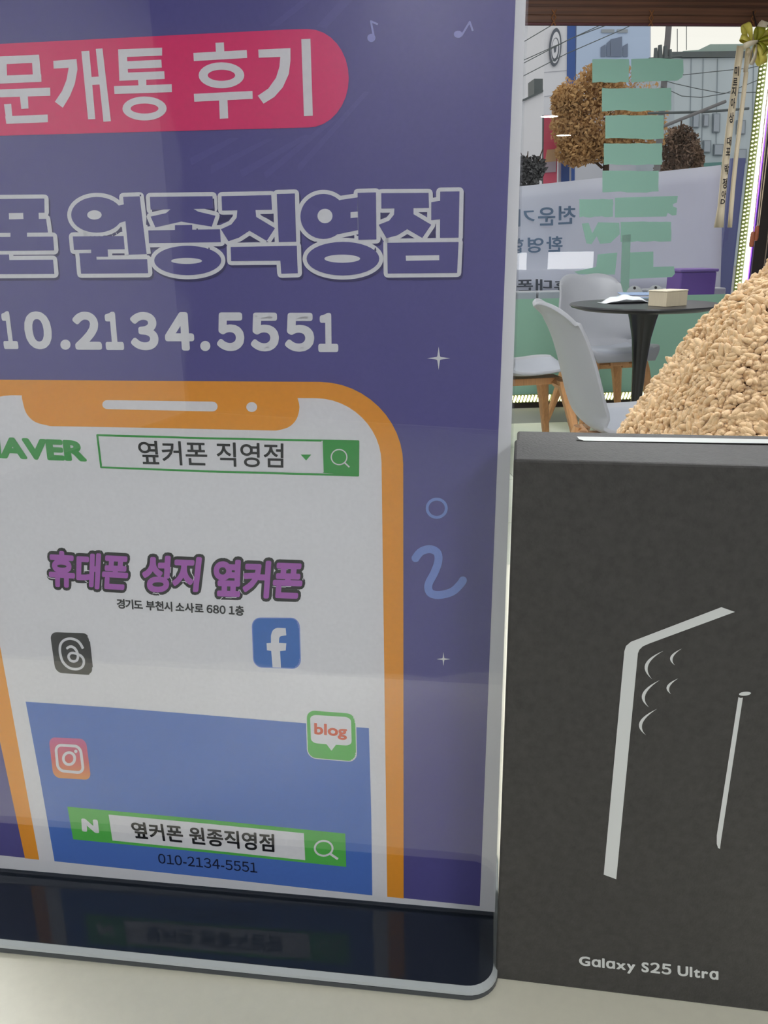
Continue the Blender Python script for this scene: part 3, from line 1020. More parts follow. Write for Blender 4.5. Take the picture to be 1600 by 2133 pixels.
for j in range(105):
    for s_ in (0, 1):  # both dot rows stand for the strip mirrored in the glass
        zz = 0.09 + j * 0.0232
        if chip is None:
            o = MB().lathe([(0.0035, -0.005), (0.0075, -0.002), (0.0075, 0.002), (0.0035, 0.005)], 8).build('led_dot', M_refl_dot, ls)
            chip = o.data
        else:
            o = bpy.data.objects.new('led_dot', chip)
            col.objects.link(o)
            o.parent = ls
        o.location = Vector((LX - 0.026 + s_ * 0.021, LY + 0.001, zz + 0.006 * s_)) - ls.location
lb = tag(empty('light_strip', (1.1, GY - 0.05, 0.035)), 'warm white light strip lying along the foot of the green window film', 'light strip')
MB().box(WX0 + .1, WX1 - 0.05, GY - 0.040, GY - 0.030, 0.036, 0.088).build('backing', M_strip, lb, world=True)
chip = None
M_chip2 = mat('warm_led_chip', (255, 250, 205), emit=2.6)
j = 0
x = 0.3
while x < WX1 - 0.08:
    if chip is None:
        o = MB().tube([(-0.010, 0, -0.020), (-0.004, -0.006, 0), (0.004, 0, 0.022)], [0.006, 0.0075, 0.006], 8).build('led_dot', M_chip2, lb)
        chip = o.data
    else:
        o = bpy.data.objects.new('led_dot', chip)
        col.objects.link(o)
        o.parent = lb
    o.location = Vector((x, GY - 0.047, 0.063)) - lb.location
    x += 0.0225

# congratulation ribbon
RY = GY - 0.20
M_rib = mat('ribbon_cream', (226, 214, 190), 0.5, trans=0.25)
M_rib2 = mat('ribbon_yellow', (216, 204, 96), 0.4, trans=0.3)
M_rib3 = mat('ribbon_olive', (150, 148, 40), 0.4, trans=0.3)
rb = tag(empty('congratulation_ribbon', world_at(1563, 92, RY)), 'yellow ribbon bow with two long lettered tails hanging at the window corner', 'ribbon')


def ribbon_tail(pts_l, pts_r, name, m):
    l = [np.array(world_at(x, y, RY)) for x, y in pts_l]
    r = [np.array(world_at(x, y, RY)) for x, y in pts_r]
    v, f = [], []
    n = len(l)
    for i in range(n):
        for j in range(5):
            t = j / 4
            p = l[i] * (1 - t) + r[i] * t
            p[1] += 0.012 * math.sin(t * math.pi) - 0.008 * math.cos(i * 0.9)
            v.append(p)
    for i in range(n - 1):
        for j in range(4):
            a = i * 5 + j
            f.append((a, a + 5, a + 6, a + 1))
    o = mesh_obj(name, v, f, m, rb, True, True)
    sd = o.modifiers.new('thick', 'SOLIDIFY')
    sd.thickness = 0.0012
    return o


ys = [95, 150, 200, 260, 320, 380, 430, 474]
xl1 = lambda y: 1534 - (y - 95) * 0.118 + (0 if y < 440 else -3)
t1 = ribbon_tail([(xl1(y), y) for y in ys], [(xl1(y) + 15 + (5 if y > 460 else 0), y) for y in ys], 'ribbon_tail', M_rib)
xl2 = lambda y: 1553 - (y - 110) * 0.104
t2 = ribbon_tail([(xl2(y), y) for y in ys[1:]], [(xl2(y) + 9, y) for y in ys[1:]], 'ribbon_tail', M_rib)
t0 = ribbon_tail([(1553, 95), (1551, 120), (1549, 150)], [(1562, 100), (1561, 122), (1558, 150)], 'ribbon_tail', M_rib)
M_rtxt = mat('ribbon_lettering', (44, 40, 40), 0.6)
for ch, px_, py_, hh in (('미', 1533, 148, 20), ('르', 1530, 170, 16), ('지', 1527, 190, 20), ('아', 1525, 215, 22), ('상', 1522, 245, 22), ('대', 1517, 294, 18), ('표', 1515, 316, 16), ('박', 1512, 352, 22), ('정', 1508, 382, 22), ('아', 1506, 405, 16), ('D', 1504, 420, 10)):
    px_ += 2.5
    q = [(px_ - 4.6, py_ - hh / 2), (px_ + 4.6, py_ - hh / 2), (px_ + 3.4, py_ + hh / 2), (px_ - 5.8, py_ + hh / 2)]
    g = fit(glyphs(ch, 0.03), q)[0]
    lay(lambda x, y: on_y(x, y, RY - 0.014), 'ribbon_letter', g, M_rtxt, 0, t1, np.array([0, -1.0, 0]))
bc = np.array(world_at(1563, 93, RY - 0.03))
for k_, (ang, ln, wd, m_, tw) in enumerate([(112, .115, .040, M_rib2, .9), (150, .075, .040, M_rib2, -.5), (62, .13, .036, M_rib, .5), (35, .12, .042, M_rib2, -.7), (2, .10, .044, M_rib2, .8),
                                            (-35, .10, .042, M_rib2, .5), (-62, .125, .042, M_rib2, -.3), (-98, .115, .036, M_rib, .5), (80, .075, .042, M_rib3, .3), (-50, .075, .036, M_rib3, .2), (198, .085, .034, M_rib, .4), (20, .06, .036, M_rib3, .9)]):
    a = math.radians(ang)
    d = np.array([math.cos(a), 0, math.sin(a)])
    s_ = np.array([-math.sin(a) * math.cos(tw), math.sin(tw), math.cos(a) * math.cos(tw)])
    v, f = [], []
    n = 11
    for i in range(n):
        t = i / (n - 1)
        rad = ln * (0.5 - 0.5 * math.cos(2 * math.pi * t)) ** 0.8
        dep = 0.03 * math.sin(2 * math.pi * t) - 0.009 * k_
        w_ = wd * (0.25 + 0.75 * min(1, rad / ln * 1.2)) / 2
        p = bc + d * rad + np.array([0, dep, 0])
        v += [p - s_ * w_, p + s_ * w_]
    for i in range(n - 1): f.append((2 * i, 2 * i + 1, 2 * i + 3, 2 * i + 2))
    o = mesh_obj('bow_loop', v, f, m_, rb, True, True)
    sd = o.modifiers.new('thick', 'SOLIDIFY')
    sd.thickness = 0.001
MB().tube([tuple(bc + np.array([0.03, 0.0, 0.08])), (bc[0] + .035, BLY - 0.02, zb + 0.07)], 0.004, 6).build('hanging_wire', M_frame, rb, world=True)

# ================================================================ table and chairs
M_tabletop = mat('black_table', (40, 40, 44), 0.35, 0.5)
M_tleg = mat('black_table_leg', (20, 20, 22), 0.25, 0.5)
tp = on_z(1342, 632, 0.757)
tb = tag(empty('round_table', (tp[0], tp[1], 0)), 'round black pedestal table in front of the window', 'table')
MB().lathe([(0.001, .728), (.295, .731), (.335, .742), (.342, .750), (.340, .756), (.325, .757), (.001, .757)], 64).build('tabletop', M_tabletop, tb, smooth=True)
MB().lathe([(.001, .016), (.06, .018), (.036, .06), (.027, .16), (.026, .30), (.031, .45), (.045, .60), (.062, .68), (.075, .728), (.001, .728)], 32).build('pedestal', M_tleg, tb, smooth=True)
MB().lathe([(.001, 0), (.24, 0), (.245, .006), (.20, .014), (.06, .024), (.001, .024)], 40).build('foot_plate', M_tleg, tb, smooth=True)

# things on the table
TZ = 0.757
def table_pt(px, py): return on_z(px, py, TZ)
M_cream = mat('cream_carton', (206, 194, 168), 0.7, noise=0.06, nscale=300, stretch=(1, 1, .02))
c1, c2, c3 = table_pt(1355, 636), table_pt(1387, 640), table_pt(1438, 636)
bxh = 0.064
e1 = c1 - c2
e2 = c3 - c2
e2 = e2 / np.linalg.norm(e2) * 0.140
e1 = np.array([-e2[1], e2[0], 0]) / 0.140 * 0.10
tbx = tag(empty('cream_box', tuple(c2 + (e1 + e2) / 2)), 'plain cream cardboard box on the right of the round black table', 'box')
MB().loft([[tuple(c2 + a + np.array([0, 0, z_])) for a in (0 * e1, e2, e1 + e2, e1)] for z_ in (0.0005, bxh)]).build('carton', M_cream, tbx, world=True, bevel=0.002)
g_ = 0.002
MB().loft([[tuple(c2 + (e1 + e2) / 2 + (a - (e1 + e2) / 2) * 1.03 + np.array([0, 0, z_])) for a in (0 * e1, e2, e1 + e2, e1)] for z_ in (bxh + .0002, bxh + .006)]).build('lid', mat('cream_lid', (214, 204, 182), 0.7), tbx, world=True, bevel=0.002)

M_pouch = mat('white_pouch', (214, 218, 222), 0.25, 0.5)
pc = table_pt(1301, 631)
pw = tag(empty('white_pouch', (pc[0], pc[1], TZ)), 'flat white wrapped packet on the left half of the black table', 'packet')
rings = []
for i in range(15):
    t = -1 + 2 * i / 14
    h = 0.034 * (1 - abs(t) ** 2.4) + 0.0015
    w_ = 0.055 * (1 - 0.35 * abs(t) ** 4)
    rings.append([(t * 0.105, w_ * math.cos(a), h * 0.5 * (1 + math.sin(a)) * (1 + .12 * math.sin(9 * t + a)) + 0.0008) for a in [2 * math.pi * k / 14 for k in range(14)]])
o = MB().loft(rings).build('wrapper', M_pouch, pw, smooth=True)
for s_ in (-1, 1):
    MB().box(s_ * 0.104, s_ * 0.118, -0.04, 0.04, 0.001, 0.003).build('crimped_end', M_pouch, pw)
pw.rotation_euler = (0, 0, 0.05)
cb = table_pt(1352, 619)
cl = tag(empty('blue_folder', (cb[0], cb[1], TZ)), 'pale blue folder lying behind the packet and cream box', 'folder')
M_blue = mat('pale_blue_cover', (150, 170, 205), 0.4)
cl.rotation_euler = (0, 0, -0.25)
for k_, (hh, m_) in enumerate(((0.004, M_blue), (0.010, mat('folder_pages', (214, 216, 220), 0.7)), (0.004, M_blue))):
    z_ = (0.0005, 0.005, 0.0155)[k_]
    i_ = (0, .004, 0)[k_]
    MB().box(-0.15 + i_, 0.14 - i_, -0.10 + i_, 0.10 - i_, z_, z_ + hh).build(('back_cover', 'pages', 'front_cover')[k_], m_, cl, bevel=0.001)

# shell chair
M_shell = mat('grey_shell', (150, 152, 157), 0.42, 0.4)
M_pad = mat('grey_pad', (152, 156, 164), 0.5, 0.35)
M_wood = mat('beech', (196, 146, 100), 0.45, 0.4, noise=0.14, nscale=18, stretch=(6, 6, 0.5))


def shell_point(t, s):
    """t: 0 front lip .. 1 top of back, s: -1..1 across"""
    prof = [(0.245, 0.415, .165), (0.225, 0.448, .205), (0.16, 0.452, .228), (0.06, 0.442, .238), (-0.04, 0.437, .240), (-0.12, 0.445, .238), (-0.175, 0.478, .234), (-0.205, 0.535, .230), (-0.225, 0.60, .224), (-0.245, 0.67, .214), (-0.270, 0.74, .200), (-0.302, 0.80, .190), (-0.335, 0.832, .174)]
    x = t * (len(prof) - 1)
    i = min(int(x), len(prof) - 2)
    f_ = x - i
    P = [prof[max(i - 1, 0)], prof[i], prof[i + 1], prof[min(i + 2, len(prof) - 1)]]
    c = [0.5 * (2 * P[1][k] + (P[2][k] - P[0][k]) * f_ + (2 * P[0][k] - 5 * P[1][k] + 4 * P[2][k] - P[3][k]) * f_ ** 2 + (3 * P[1][k] - P[0][k] - 3 * P[2][k] + P[3][k]) * f_ ** 3) for k in range(3)]
    yb, zb_, hw = c
    seat = max(0, min(1, (0.50 - t) / 0.12 + 0.5))
    a2 = abs(s) ** 2.5
    z_ = zb_ + a2 * 0.028 * seat * (1 if t > 0.1 else t * 10)
    y_ = yb + a2 * 0.07 * (1 - seat)
    if t > 0.9:                                    # top edge dips in the middle
        z_ += 0.012 * (math.sin(abs(s) * math.pi)) - 0.018 * abs(s) ** 6
    return (s * hw, y_, z_)


def make_chair():
    root = empty('shell_chair')
    NT, NS = 40, 16
    v = [shell_point(i / NT, -1 + 2 * j / NS) for i in range(NT + 1) for j in range(NS + 1)]
    f = [(i * (NS + 1) + j, i * (NS + 1) + j + 1, (i + 1) * (NS + 1) + j + 1, (i + 1) * (NS + 1) + j) for i in range(NT) for j in range(NS)]
    sh = mesh_obj('shell', v, f, M_shell, root, True)
    sd = sh.modifiers.new('thick', 'SOLIDIFY')
    sd.thickness = 0.013
    sd.offset = -1
    bv = sh.modifiers.new('bevel', 'BEVEL')
    bv.width = 0.004
    bv.segments = 2
    bv.limit_method = 'ANGLE'
    # seat pad
    v, f = [], []
    N1, N2 = 16, 14
    for i in range(N1 + 1):
        for j in range(N2 + 1):
            t, s = 0.035 + 0.40 * i / N1, (-1 + 2 * j / N2) * 0.93
            p = np.array(shell_point(t, s))
            edge = min(1, 5 * min(i / N1, 1 - i / N1, j / N2, 1 - j / N2))
            v.append((p[0], p[1], p[2] + 0.004 + 0.020 * edge ** 0.5))
    f = [(i * (N2 + 1) + j, i * (N2 + 1) + j + 1, (i + 1) * (N2 + 1) + j + 1, (i + 1) * (N2 + 1) + j) for i in range(N1) for j in range(N2)]
    pd = mesh_obj('seat_pad', v, f, M_pad, root, True)
    # wooden under-frame and legs
    for s in (-1, 1):
        MB().tube([(s * 0.03, 0.15, 0.395), (s * 0.155, 0.15, 0.395)], 0.026, 4).build('cross_rail', M_wood, root)
        MB().tube([(s * 0.03, -0.13, 0.395), (s * 0.155, -0.13, 0.395)], 0.026, 4).build('cross_rail', M_wood, root)
    MB().box(-0.055, 0.055, -0.16, 0.18, 0.385, 0.418).build('mounting_block', M_wood, root, bevel=0.003)
    for sx in (-1, 1):
        for y0_, y1_ in ((0.15, 0.235), (-0.13, -0.225)):
            a, b = Vector((sx * 0.140, y0_, 0.415)), Vector((sx * 0.235, y1_, 0.002))
            rings = []
            for t, w_, h_ in ((0, .030, .026), (.12, .032, .027), (.35, .025, .022), (1, .0135, .0135)):
                p = a.lerp(b, t)
                rings.append([tuple(p + Vector((dx * w_, dy * h_, 0))) for dx, dy in ((-1, -.6), (-.6, -1), (.6, -1), (1, -.6), (1, .6), (.6, 1), (-.6, 1), (-1, .6))])
            MB().loft(rings).build('leg', M_wood, root, smooth=True)
    return root


ch0 = make_chair()
spots = [((1.63, 4.58), math.radians(188), 'grey shell chair facing the room behind the round black table', 1.005),
         ((1.045, 2.64), math.radians(-97), 'grey shell chair seen from behind, nearest to the fleece garment', 1.015),
         ((1.00, 3.93), math.radians(-84), 'grey shell chair half hidden behind the poster, only its seat showing', 1.0)]
for i, ((x, y), a, lab, s_) in enumerate(spots):
    c = ch0 if i == 0 else copy_tree(ch0)
    c.location = (x, y, 0)
    c.rotation_euler = (0, 0, a)
    c.scale = (s_, s_, s_)
    tag(c, lab, 'chair', 'grey shell chairs round the table')

# ================================================================ fleece garment
GX, GYC = 0.70, 1.10
fz = [0.0, 0.04, 0.30, 0.60]
fr_ = [0.36, 0.375, 0.365, 0.325]
for px_, py_ in ((1310, 895), (1345, 850), (1400, 777), (1440, 720), (1480, 672), (1530, 624), (1600, 572)):
    d = ray(px_, py_)
    dh = d[:2] / np.linalg.norm(d[:2])
    t_ = GX * dh[0] + GYC * dh[1]
    fz.append(CAM_H + t_ * d[2] / np.linalg.norm(d[:2]))
    fr_.append(abs(GX * dh[1] - GYC * dh[0]) - 0.004)
fz += [1.045, 1.075, 1.085]
fr_ += [0.055, 0.025, 0.003]


def garment_r(z, th):
    r = float(np.interp(z, fz, fr_))
    return r * (1 + 0.03 * math.sin(3 * th + 1.2 + 4 * z) * min(1, r / .1) + 0.045 * math.sin(8 * th + 12 * z) * min(1, r / .1))


fg = tag(empty('fleece_garment', (GX, GYC, 0)), 'beige curly fleece garment heaped up behind the black phone box', 'garment')
M_fleece = mat('fleece', (218, 186, 144), 0.9, 0.1, noise=0.14, nscale=130, bump=0.5, bscale=700)
M_fleece.node_tree.nodes['Principled BSDF'].inputs['Sheen Weight'].default_value = 0.35
M_fbase = mat('fleece_shade_base', (120, 88, 56), 0.9, 0.1, bump=0.6, bscale=120)  # darker brown than the curls, so the gaps between them look shaded
rings = []
zs = list(np.linspace(0.0, 0.7, 10)) + list(np.linspace(0.72, 1.085, 26))
NT_ = 72
for z_ in zs:
    rings.append([(garment_r(z_, 2 * math.pi * k / NT_) * math.cos(2 * math.pi * k / NT_), garment_r(z_, 2 * math.pi * k / NT_) * math.sin(2 * math.pi * k / NT_), z_) for k in range(NT_)])
MB().loft(rings).build('cloth', M_fbase, fg, smooth=True)
ico = bmesh.new()
bmesh.ops.create_icosphere(ico, subdivisions=2, radius=1)
iv = np.array([v.co[:] for v in ico.verts])
if_ = np.array([[v.index for v in f.verts] for f in ico.faces])
ico.free()
rs = np.random.RandomState(5)
V, Fc = [], []
cnt = 0
for _ in range(53000):
    low = _ >= 46000                              # the skirt below the counter carries coarser curls
    z_ = 0.02 + 0.71 * rs.rand() if low else 0.70 + 0.38 * rs.rand()
    if not low and rs.rand() > max(0.04, float(np.interp(z_, fz, fr_)) / 0.30) * 0.85: continue
    th = math.atan2(-GYC, -GX) + (rs.rand() - 0.5) * 3.9
    if low: th = rs.rand() * 2 * math.pi
    elif z_ < 0.74 and rs.rand() > 0.4: continue
    r = garment_r(z_, th)
    p = np.array([r * math.cos(th), r * math.sin(th), z_])
    r2 = garment_r(z_ + 0.01, th)
    nrm = np.array([math.cos(th), math.sin(th), (r - r2) / 0.01])
    nrm /= np.linalg.norm(nrm)
    # curls lie over in locally shared directions
    ph = 2.5 * math.sin(14 * z_ + 3 * th) + 1.8 * math.sin(9 * th - 22 * z_) + rs.randn() * 0.7
    t1_ = np.array([-math.sin(th), math.cos(th), 0])
    t2_ = np.cross(nrm, t1_)
    ax = t1_ * math.cos(ph) + t2_ * math.sin(ph) + nrm * (0.2 + 1.1 * rs.rand())
    ax /= np.linalg.norm(ax)
    b1_ = np.cross(ax, [0.3, 0.5, 0.8]); b1_ /= np.linalg.norm(b1_)
    b2_ = np.cross(ax, b1_)
    rad = (0.0022 + 0.0028 * rs.rand() ** 1.3) * (2.6 if low else 1)
    ln = rad * (1.3 + 1.7 * rs.rand())
    q_ = iv.copy()
    bend = 0.6 * rs.randn()
    loc = np.outer(q_[:, 0] * rad * (1 + 0.15 * q_[:, 2]) + bend * rad * q_[:, 2] ** 2, b1_) + np.outer(q_[:, 1] * rad, b2_) + np.outer(q_[:, 2] * ln, ax)
    V.append(loc + p + nrm * rad * (0.1 + 1.3 * rs.rand()))
    Fc.append(if_ + cnt)
    cnt += len(iv)
V = np.concatenate(V); Fc = np.concatenate(Fc)
me = bpy.data.meshes.new('curly_pile')
me.vertices.add(len(V)); me.vertices.foreach_set('co', V.astype(np.float32).ravel())
me.loops.add(Fc.size); me.loops.foreach_set('vertex_index', Fc.astype(np.int32).ravel())
me.polygons.add(len(Fc)); me.polygons.foreach_set('loop_start', np.arange(0, Fc.size, 3, dtype=np.int32))
me.update(calc_edges=True)
me.polygons.foreach_set('use_smooth', [True] * len(me.polygons))
me.materials.append(M_fleece)
pile = bpy.data.objects.new('curly_pile', me)
col.objects.link(pile)
pile.parent = fg
pile['kind'] = 'stuff'

# ================================================================ the street outside
struct('pavement', MB().box(-40, 60, GY + 0.11, 70, -0.20, -0.10), mat('pavement', (150, 150, 152), 0.85, noise=0.1, nscale=3))


def out_poly(name, pts, Y, th, m, parent=None, bevel=0):
    return MB().prism([world_at(x, y, Y) for x, y in pts], (0, 1, 0), th).build(name, m, parent, world=True, bevel=bevel)


def gz(px, Y):                      # picture row where the ground lies at that depth
    for y in range(300, 1200):
        if on_y(px, y, Y)[2] <= -0.1: return y
    return 1200


M_bwhite = mat('render_lavender', (214, 216, 228), 0.85)
M_bblue = mat('facade_blue', (62, 92, 160), 0.7)
M_bill = mat('billboard_sky', (176, 194, 226), 0.7)
M_bdark = mat('facade_ink', (92, 98, 112), 0.7)
M_bgrey = mat('grey_cladding', (178, 190, 202), 0.8, noise=0.06, nscale=0.6)
M_dark = mat('dark_steel', (84, 92, 98), 0.6)
ba = tag(empty('white_building', world_at(1245, gz(1245, 40), 40)), 'tall pale building with a dark blue band and oval emblem across the street', 'building')
g40 = gz(1245, 40)
out_poly('wall', [(1133, -160), (1356, -160), (1356, g40), (1133, g40)], 40, 6, M_bwhite, ba)
out_poly('blue_band', [(1184, -150), (1201, -150), (1196, g40), (1178, g40)], 39.95, .04, M_bblue, ba)
bb = out_poly('billboard', [(1204, -150), (1354, -150), (1354, 180), (1200, 180)], 39.9, .08, M_bill, ba)
for (a, b, c, d) in ((1252, 118, 1262, 92), (1264, 118, 1271, 84), (1272, 118, 1296, 76), (1298, 118, 1308, 90)):
    out_poly('printed_tower', [(a, b), (a, d + 6), (c, d), (c, b)], 39.85, .02, mat('tower_print', (112, 124, 150), .8), bb)
for (a, b) in ((1253, 1280), (1286, 1308)):
    out_poly('printed_word', [(a, 61), (b, 61), (b, 68), (a, 68)], 39.85, .02, mat('word_print', (150, 158, 170), .8), bb)
em = out_poly('emblem', ell(1157, 98, 12.5, 40, 28, 0.06), 39.9, .05, M_bdark, ba)
out_poly('emblem_face', ell(1157.5, 99, 9.5, 33, 28, 0.06), 39.87, .03, M_bwhite, em)
out_poly('emblem_ring', ell(1157, 103, 8, 25, 24, 0.06), 39.85, .02, M_bdark, em)
out_poly('emblem_centre', ell(1156.5, 101, 6.4, 21, 24, 0.06), 39.83, .02, M_bwhite, em)
out_poly('emblem_stroke', [(1153, 96), (1158, 94), (1160, 96), (1158, 108), (1155, 110)], 39.81, .02, M_bdark, em)
for y_ in (150, 200, 250, 300):
    out_poly('wall_joint', [(1134, y_), (1182, y_ - 4), (1182, y_ - 3.4), (1134, y_ + .6)], 39.97, .02, mat('joint', (176, 178, 190), .9), ba)
lowb = tag(empty('annex_building', world_at(1060, gz(1060, 36), 36)), 'lower pale building with a sloping roof edge left of the blue band', 'building')
g36 = gz(1060, 36)
out_poly('wall', [(880, 300), (1080, 214), (1132, 190), (1132, g36), (880, g36)], 36, 3, M_bwhite, lowb)
out_poly('roof_edge', [(880, 298), (1080, 211), (1132, 187), (1132, 191), (1080, 216), (880, 303)], 35.9, 3.1, M_dark, lowb)
out_poly('rooftop_tank', [(1113, 164), (1131, 164), (1131, 188), (1113, 196)], 36.4, 1, M_dark, lowb)
rbd = tag(empty('grey_building', world_at(1520, gz(1520, 34), 34)), 'wide grey building with a flat parapet behind the hanging ribbon', 'building')
g34 = gz(1520, 34)
out_poly('wall', [(1405, 122), (1720, 118), (1720, g34), (1405, g34)], 34, 4, M_bgrey, rbd)
out_poly('parapet', [(1424, 106), (1455, 104), (1480, 92), (1720, 90), (1720, 118), (1424, 119)], 34.2, 3, mat('parapet_green', (150, 170, 168), .8), rbd)
out_poly('parapet_beam', [(1400, 108), (1530, 106), (1720, 108), (1720, 119), (1400, 119)], 33.9, .2, M_dark, rbd)  # dark beam along the foot of the parapet
for x_ in (1440, 1465, 1495, 1540, 1570, 1600, 1630):
    out_poly('facade_seam', [(x_, 122), (x_ + 1.2, 122), (x_ - 2, 300), (x_ - 3.2, 300)], 33.97, .02, mat('seam', (140, 152, 164), .9), rbd)
for x_, y_, w_, h_ in ((1444, 236, 14, 30), (1466, 238, 12, 26), (1486, 236, 15, 40), (1440, 290, 18, 26), (1466, 292, 16, 26), (1488, 300, 20, 24), (1536, 250, 18, 30), (1538, 310, 18, 30)):
    w0_ = out_poly('window', [(x_, y_), (x_ + w_, y_), (x_ + w_ - 1, y_ + h_), (x_ - 1, y_ + h_)], 33.9, .08, mat('window_surround', (128, 138, 150), .7), rbd)
    out_poly('pane', [(x_ + 2, y_ + 2), (x_ + w_ - 2, y_ + 2), (x_ + w_ - 3, y_ + h_ - 2), (x_ + 1, y_ + h_ - 2)], 33.86, .03, mat('pane_grey', (150, 160, 176), .2), w0_)
out_poly('shop_awning', [(1420, 342), (1530, 336), (1530, 362), (1420, 366)], 33, .9, mat('teal_awning', (84, 128, 130), .7), rbd)

# utility pole, its arm and the wires
up = tag(empty('utility_pole', world_at(1378, gz(1378, 20), 20)), 'grey utility pole with transformers rising behind the green vinyl rows', 'pole')
M_pole = mat('pole_concrete', (112, 112, 118), 0.8)
top_, bot_ = np.array(world_at(1381, -120, 20)), np.array(world_at(1372, gz(1372, 20), 20))
bot_[0] = top_[0] = (top_[0] + bot_[0]) / 2
MB().tube([tuple(bot_), tuple(top_)], [.085, .06], 12).build('post', M_pole, up, world=True, smooth=True)
for a, b, r_ in (((1366, 122), (1366, 100), .05), ((1375, 122), (1375, 94), .06), ((1386, 122), (1386, 96), .06), ((1396, 122), (1396, 103), .05)):
    MB().tube([world_at(*a, 19.8), world_at(*b, 19.8)], [r_, r_ * .7], 10).build('transformer', M_dark, up, world=True)
MB().tube([world_at(1352, 123, 19.8), world_at(1420, 117, 19.8)], .03, 6).build('cross_arm', M_dark, up, world=True)
MB().tube([world_at(1350, 236, 19.8), world_at(1470, 233, 19.8), world_at(1560, 226, 19.8)], .03, 6).build('cross_arm', M_dark, up, world=True)
MB().tube([world_at(1380, 264, 19.6), world_at(1440, 240, 19.6), world_at(1512, 211, 19.6)], .035, 8).build('lamp_arm', M_pole, up, world=True)
for k_, pts in enumerate([[(1040, 118), (1086, 90), (1150, 52), (1230, 0)], [(1040, 150), (1085, 128), (1165, 92), (1260, 48)], [(1040, 160), (1084, 135), (1190, 80), (1376, 10)], [(1040, 190), (1083, 162), (1180, 112), (1300, 60), (1378, 20)],
                          [(1378, 130), (1424, 156), (1480, 150), (1560, 142), (1660, 120)], [(1378, 166), (1405, 174), (1450, 184), (1503, 194), (1660, 190)], [(1378, 180), (1420, 200), (1460, 203), (1510, 195), (1620, 150)], [(1411, 60), (1411, 90), (1411, 113.5)], [(1430, 40), (1430, 80), (1430, 104)]]):
    lab = ['overhead wire highest over the oval emblem', 'overhead wire crossing the oval emblem', 'overhead wire just above the blue band crossing', 'lowest overhead wire left of the utility pole',
           'upper overhead wire right of the utility pole', 'straight overhead wire below the first vinyl row', 'sagging overhead wire in front of the grey building', 'thin upright aerial beside the utility pole', 'thin upright aerial on the grey building'][k_]
    if k_ < 2: pts = pts + [(1379, -60 + 20 * k_)]
    n_ = len(pts) - 1
    ya_, yb_ = ((18.6 + .15 * k_, 19.93) if k_ < 4 else (19.93, 19.0 + .1 * k_)) if k_ < 7 else ((19.8, 19.8) if k_ == 7 else (35.5, 35.5))
    p3 = [world_at(x, y, ya_ + (yb_ - ya_) * i_ / n_) for i_, (x, y) in enumerate(pts)]
    w_ = MB().tube(p3, .009 if k_ < 8 else .016, 5).build('overhead_wire' if k_ < 7 else 'aerial', M_dark)
    tag(w_, lab, 'wire' if k_ < 7 else 'aerial', 'overhead wires' if k_ < 7 else 'roof aerials')


# trees and bushes: trunk, branches and leaves
def leafy(name, lab, cat, base_px, Y, blobs, m_leaf, m_wood, n, size, stem, group=None, seed=1):
    r = np.random.RandomState(seed)
    root = tag(empty(name, world_at(base_px, gz(base_px, Y), Y)), lab, cat, group)
    mb = MB()
    for pts, r0, r1 in stem:
        p3 = [world_at(x, y, Y) for x, y in pts]
        mb2 = MB().tube(p3, list(np.linspace(r0, r1, len(p3))), 8)
        mb2.build('trunk' if r0 > .05 else 'branch', m_wood, root, world=True)
    V, Fq = [], []
    for _ in range(n):
        bx_, by_, rx_, ry_ = blobs[r.randint(len(blobs))]
        a = r.randn(3); a /= np.linalg.norm(a)
        rad = r.rand() ** 0.45
        c = np.array(world_at(bx_ + rx_ * a[0] * rad, by_ - ry_ * a[2] * rad, Y))
        c[1] += a[1] * rad * rx_ * Y / F_PX
        u = r.randn(3); u /= np.linalg.norm(u)
        w_ = np.cross(u, r.randn(3)); w_ /= np.linalg.norm(w_)
        s = size * (.6 + .8 * r.rand())
        k = len(V)
        V += [c - u * s, c - w_ * s * .5, c + u * s, c + w_ * s * .5]
        Fq.append((k, k + 1, k + 2, k + 3))
    o = mesh_obj('foliage', V, Fq, m_leaf, root, world=True)
    o['kind'] = 'stuff'
    return root


M_lb = mat('autumn_leaf', (196, 160, 114), 0.8, noise=0.3, nscale=1.5, trans=0.3)
M_ld = mat('dark_leaf', (78, 80, 84), 0.8, noise=0.4, nscale=2)
M_lr = mat('rust_leaf', (112, 92, 80), 0.8, noise=0.5, nscale=2)
M_bark = mat('bark', (70, 56, 48), 0.9)
leafy('autumn_tree', 'round street tree with dry brown leaves behind the window', 'tree', 1262, 22,
      [(1215, 240, 66, 92), (1190, 262, 44, 56), (1250, 180, 50, 55), (1290, 235, 95, 105), (1200, 315, 42, 34), (1330, 270, 55, 75), (1250, 300, 60, 42), (1180, 210, 32, 36)],
      M_lb, M_bark, 17000, .055, [([(1262, gz(1262, 22)), (1262, 360), (1265, 290), (1270, 200)], .10, .05), ([(1264, 345), (1235, 300), (1200, 240)], .04, .02), ([(1265, 310), (1300, 260), (1330, 200)], .04, .02), ([(1255, 350), (1215, 315), (1190, 300)], .035, .015)], seed=3)
leafy('bare_shrub', 'dark leafless shrub at the foot of the pale annex', 'shrub', 1105, 20, [(1095, 372, 34, 22), (1115, 350, 22, 26), (1085, 350, 20, 26)], M_ld, M_bark, 1500, .06,
      [([(1105, gz(1105, 20)), (1105, 370), (1085, 318)], .03, .01), ([(1108, 380), (1120, 340), (1131, 310)], .03, .01), ([(1100, 380), (1098, 340), (1100, 315)], .03, .01)], seed=4)
leafy('rust_hedge', 'dark rust brown hedge right of the green vinyl rows', 'shrub', 1410, 24, [(1405, 320, 34, 55), (1425, 300, 30, 40), (1400, 365, 44, 26), (1450, 330, 16, 26)], M_lr, M_bark, 6000, .06,
      [([(1410, gz(1410, 24)), (1412, 330), (1420, 250)], .05, .02)], seed=5)

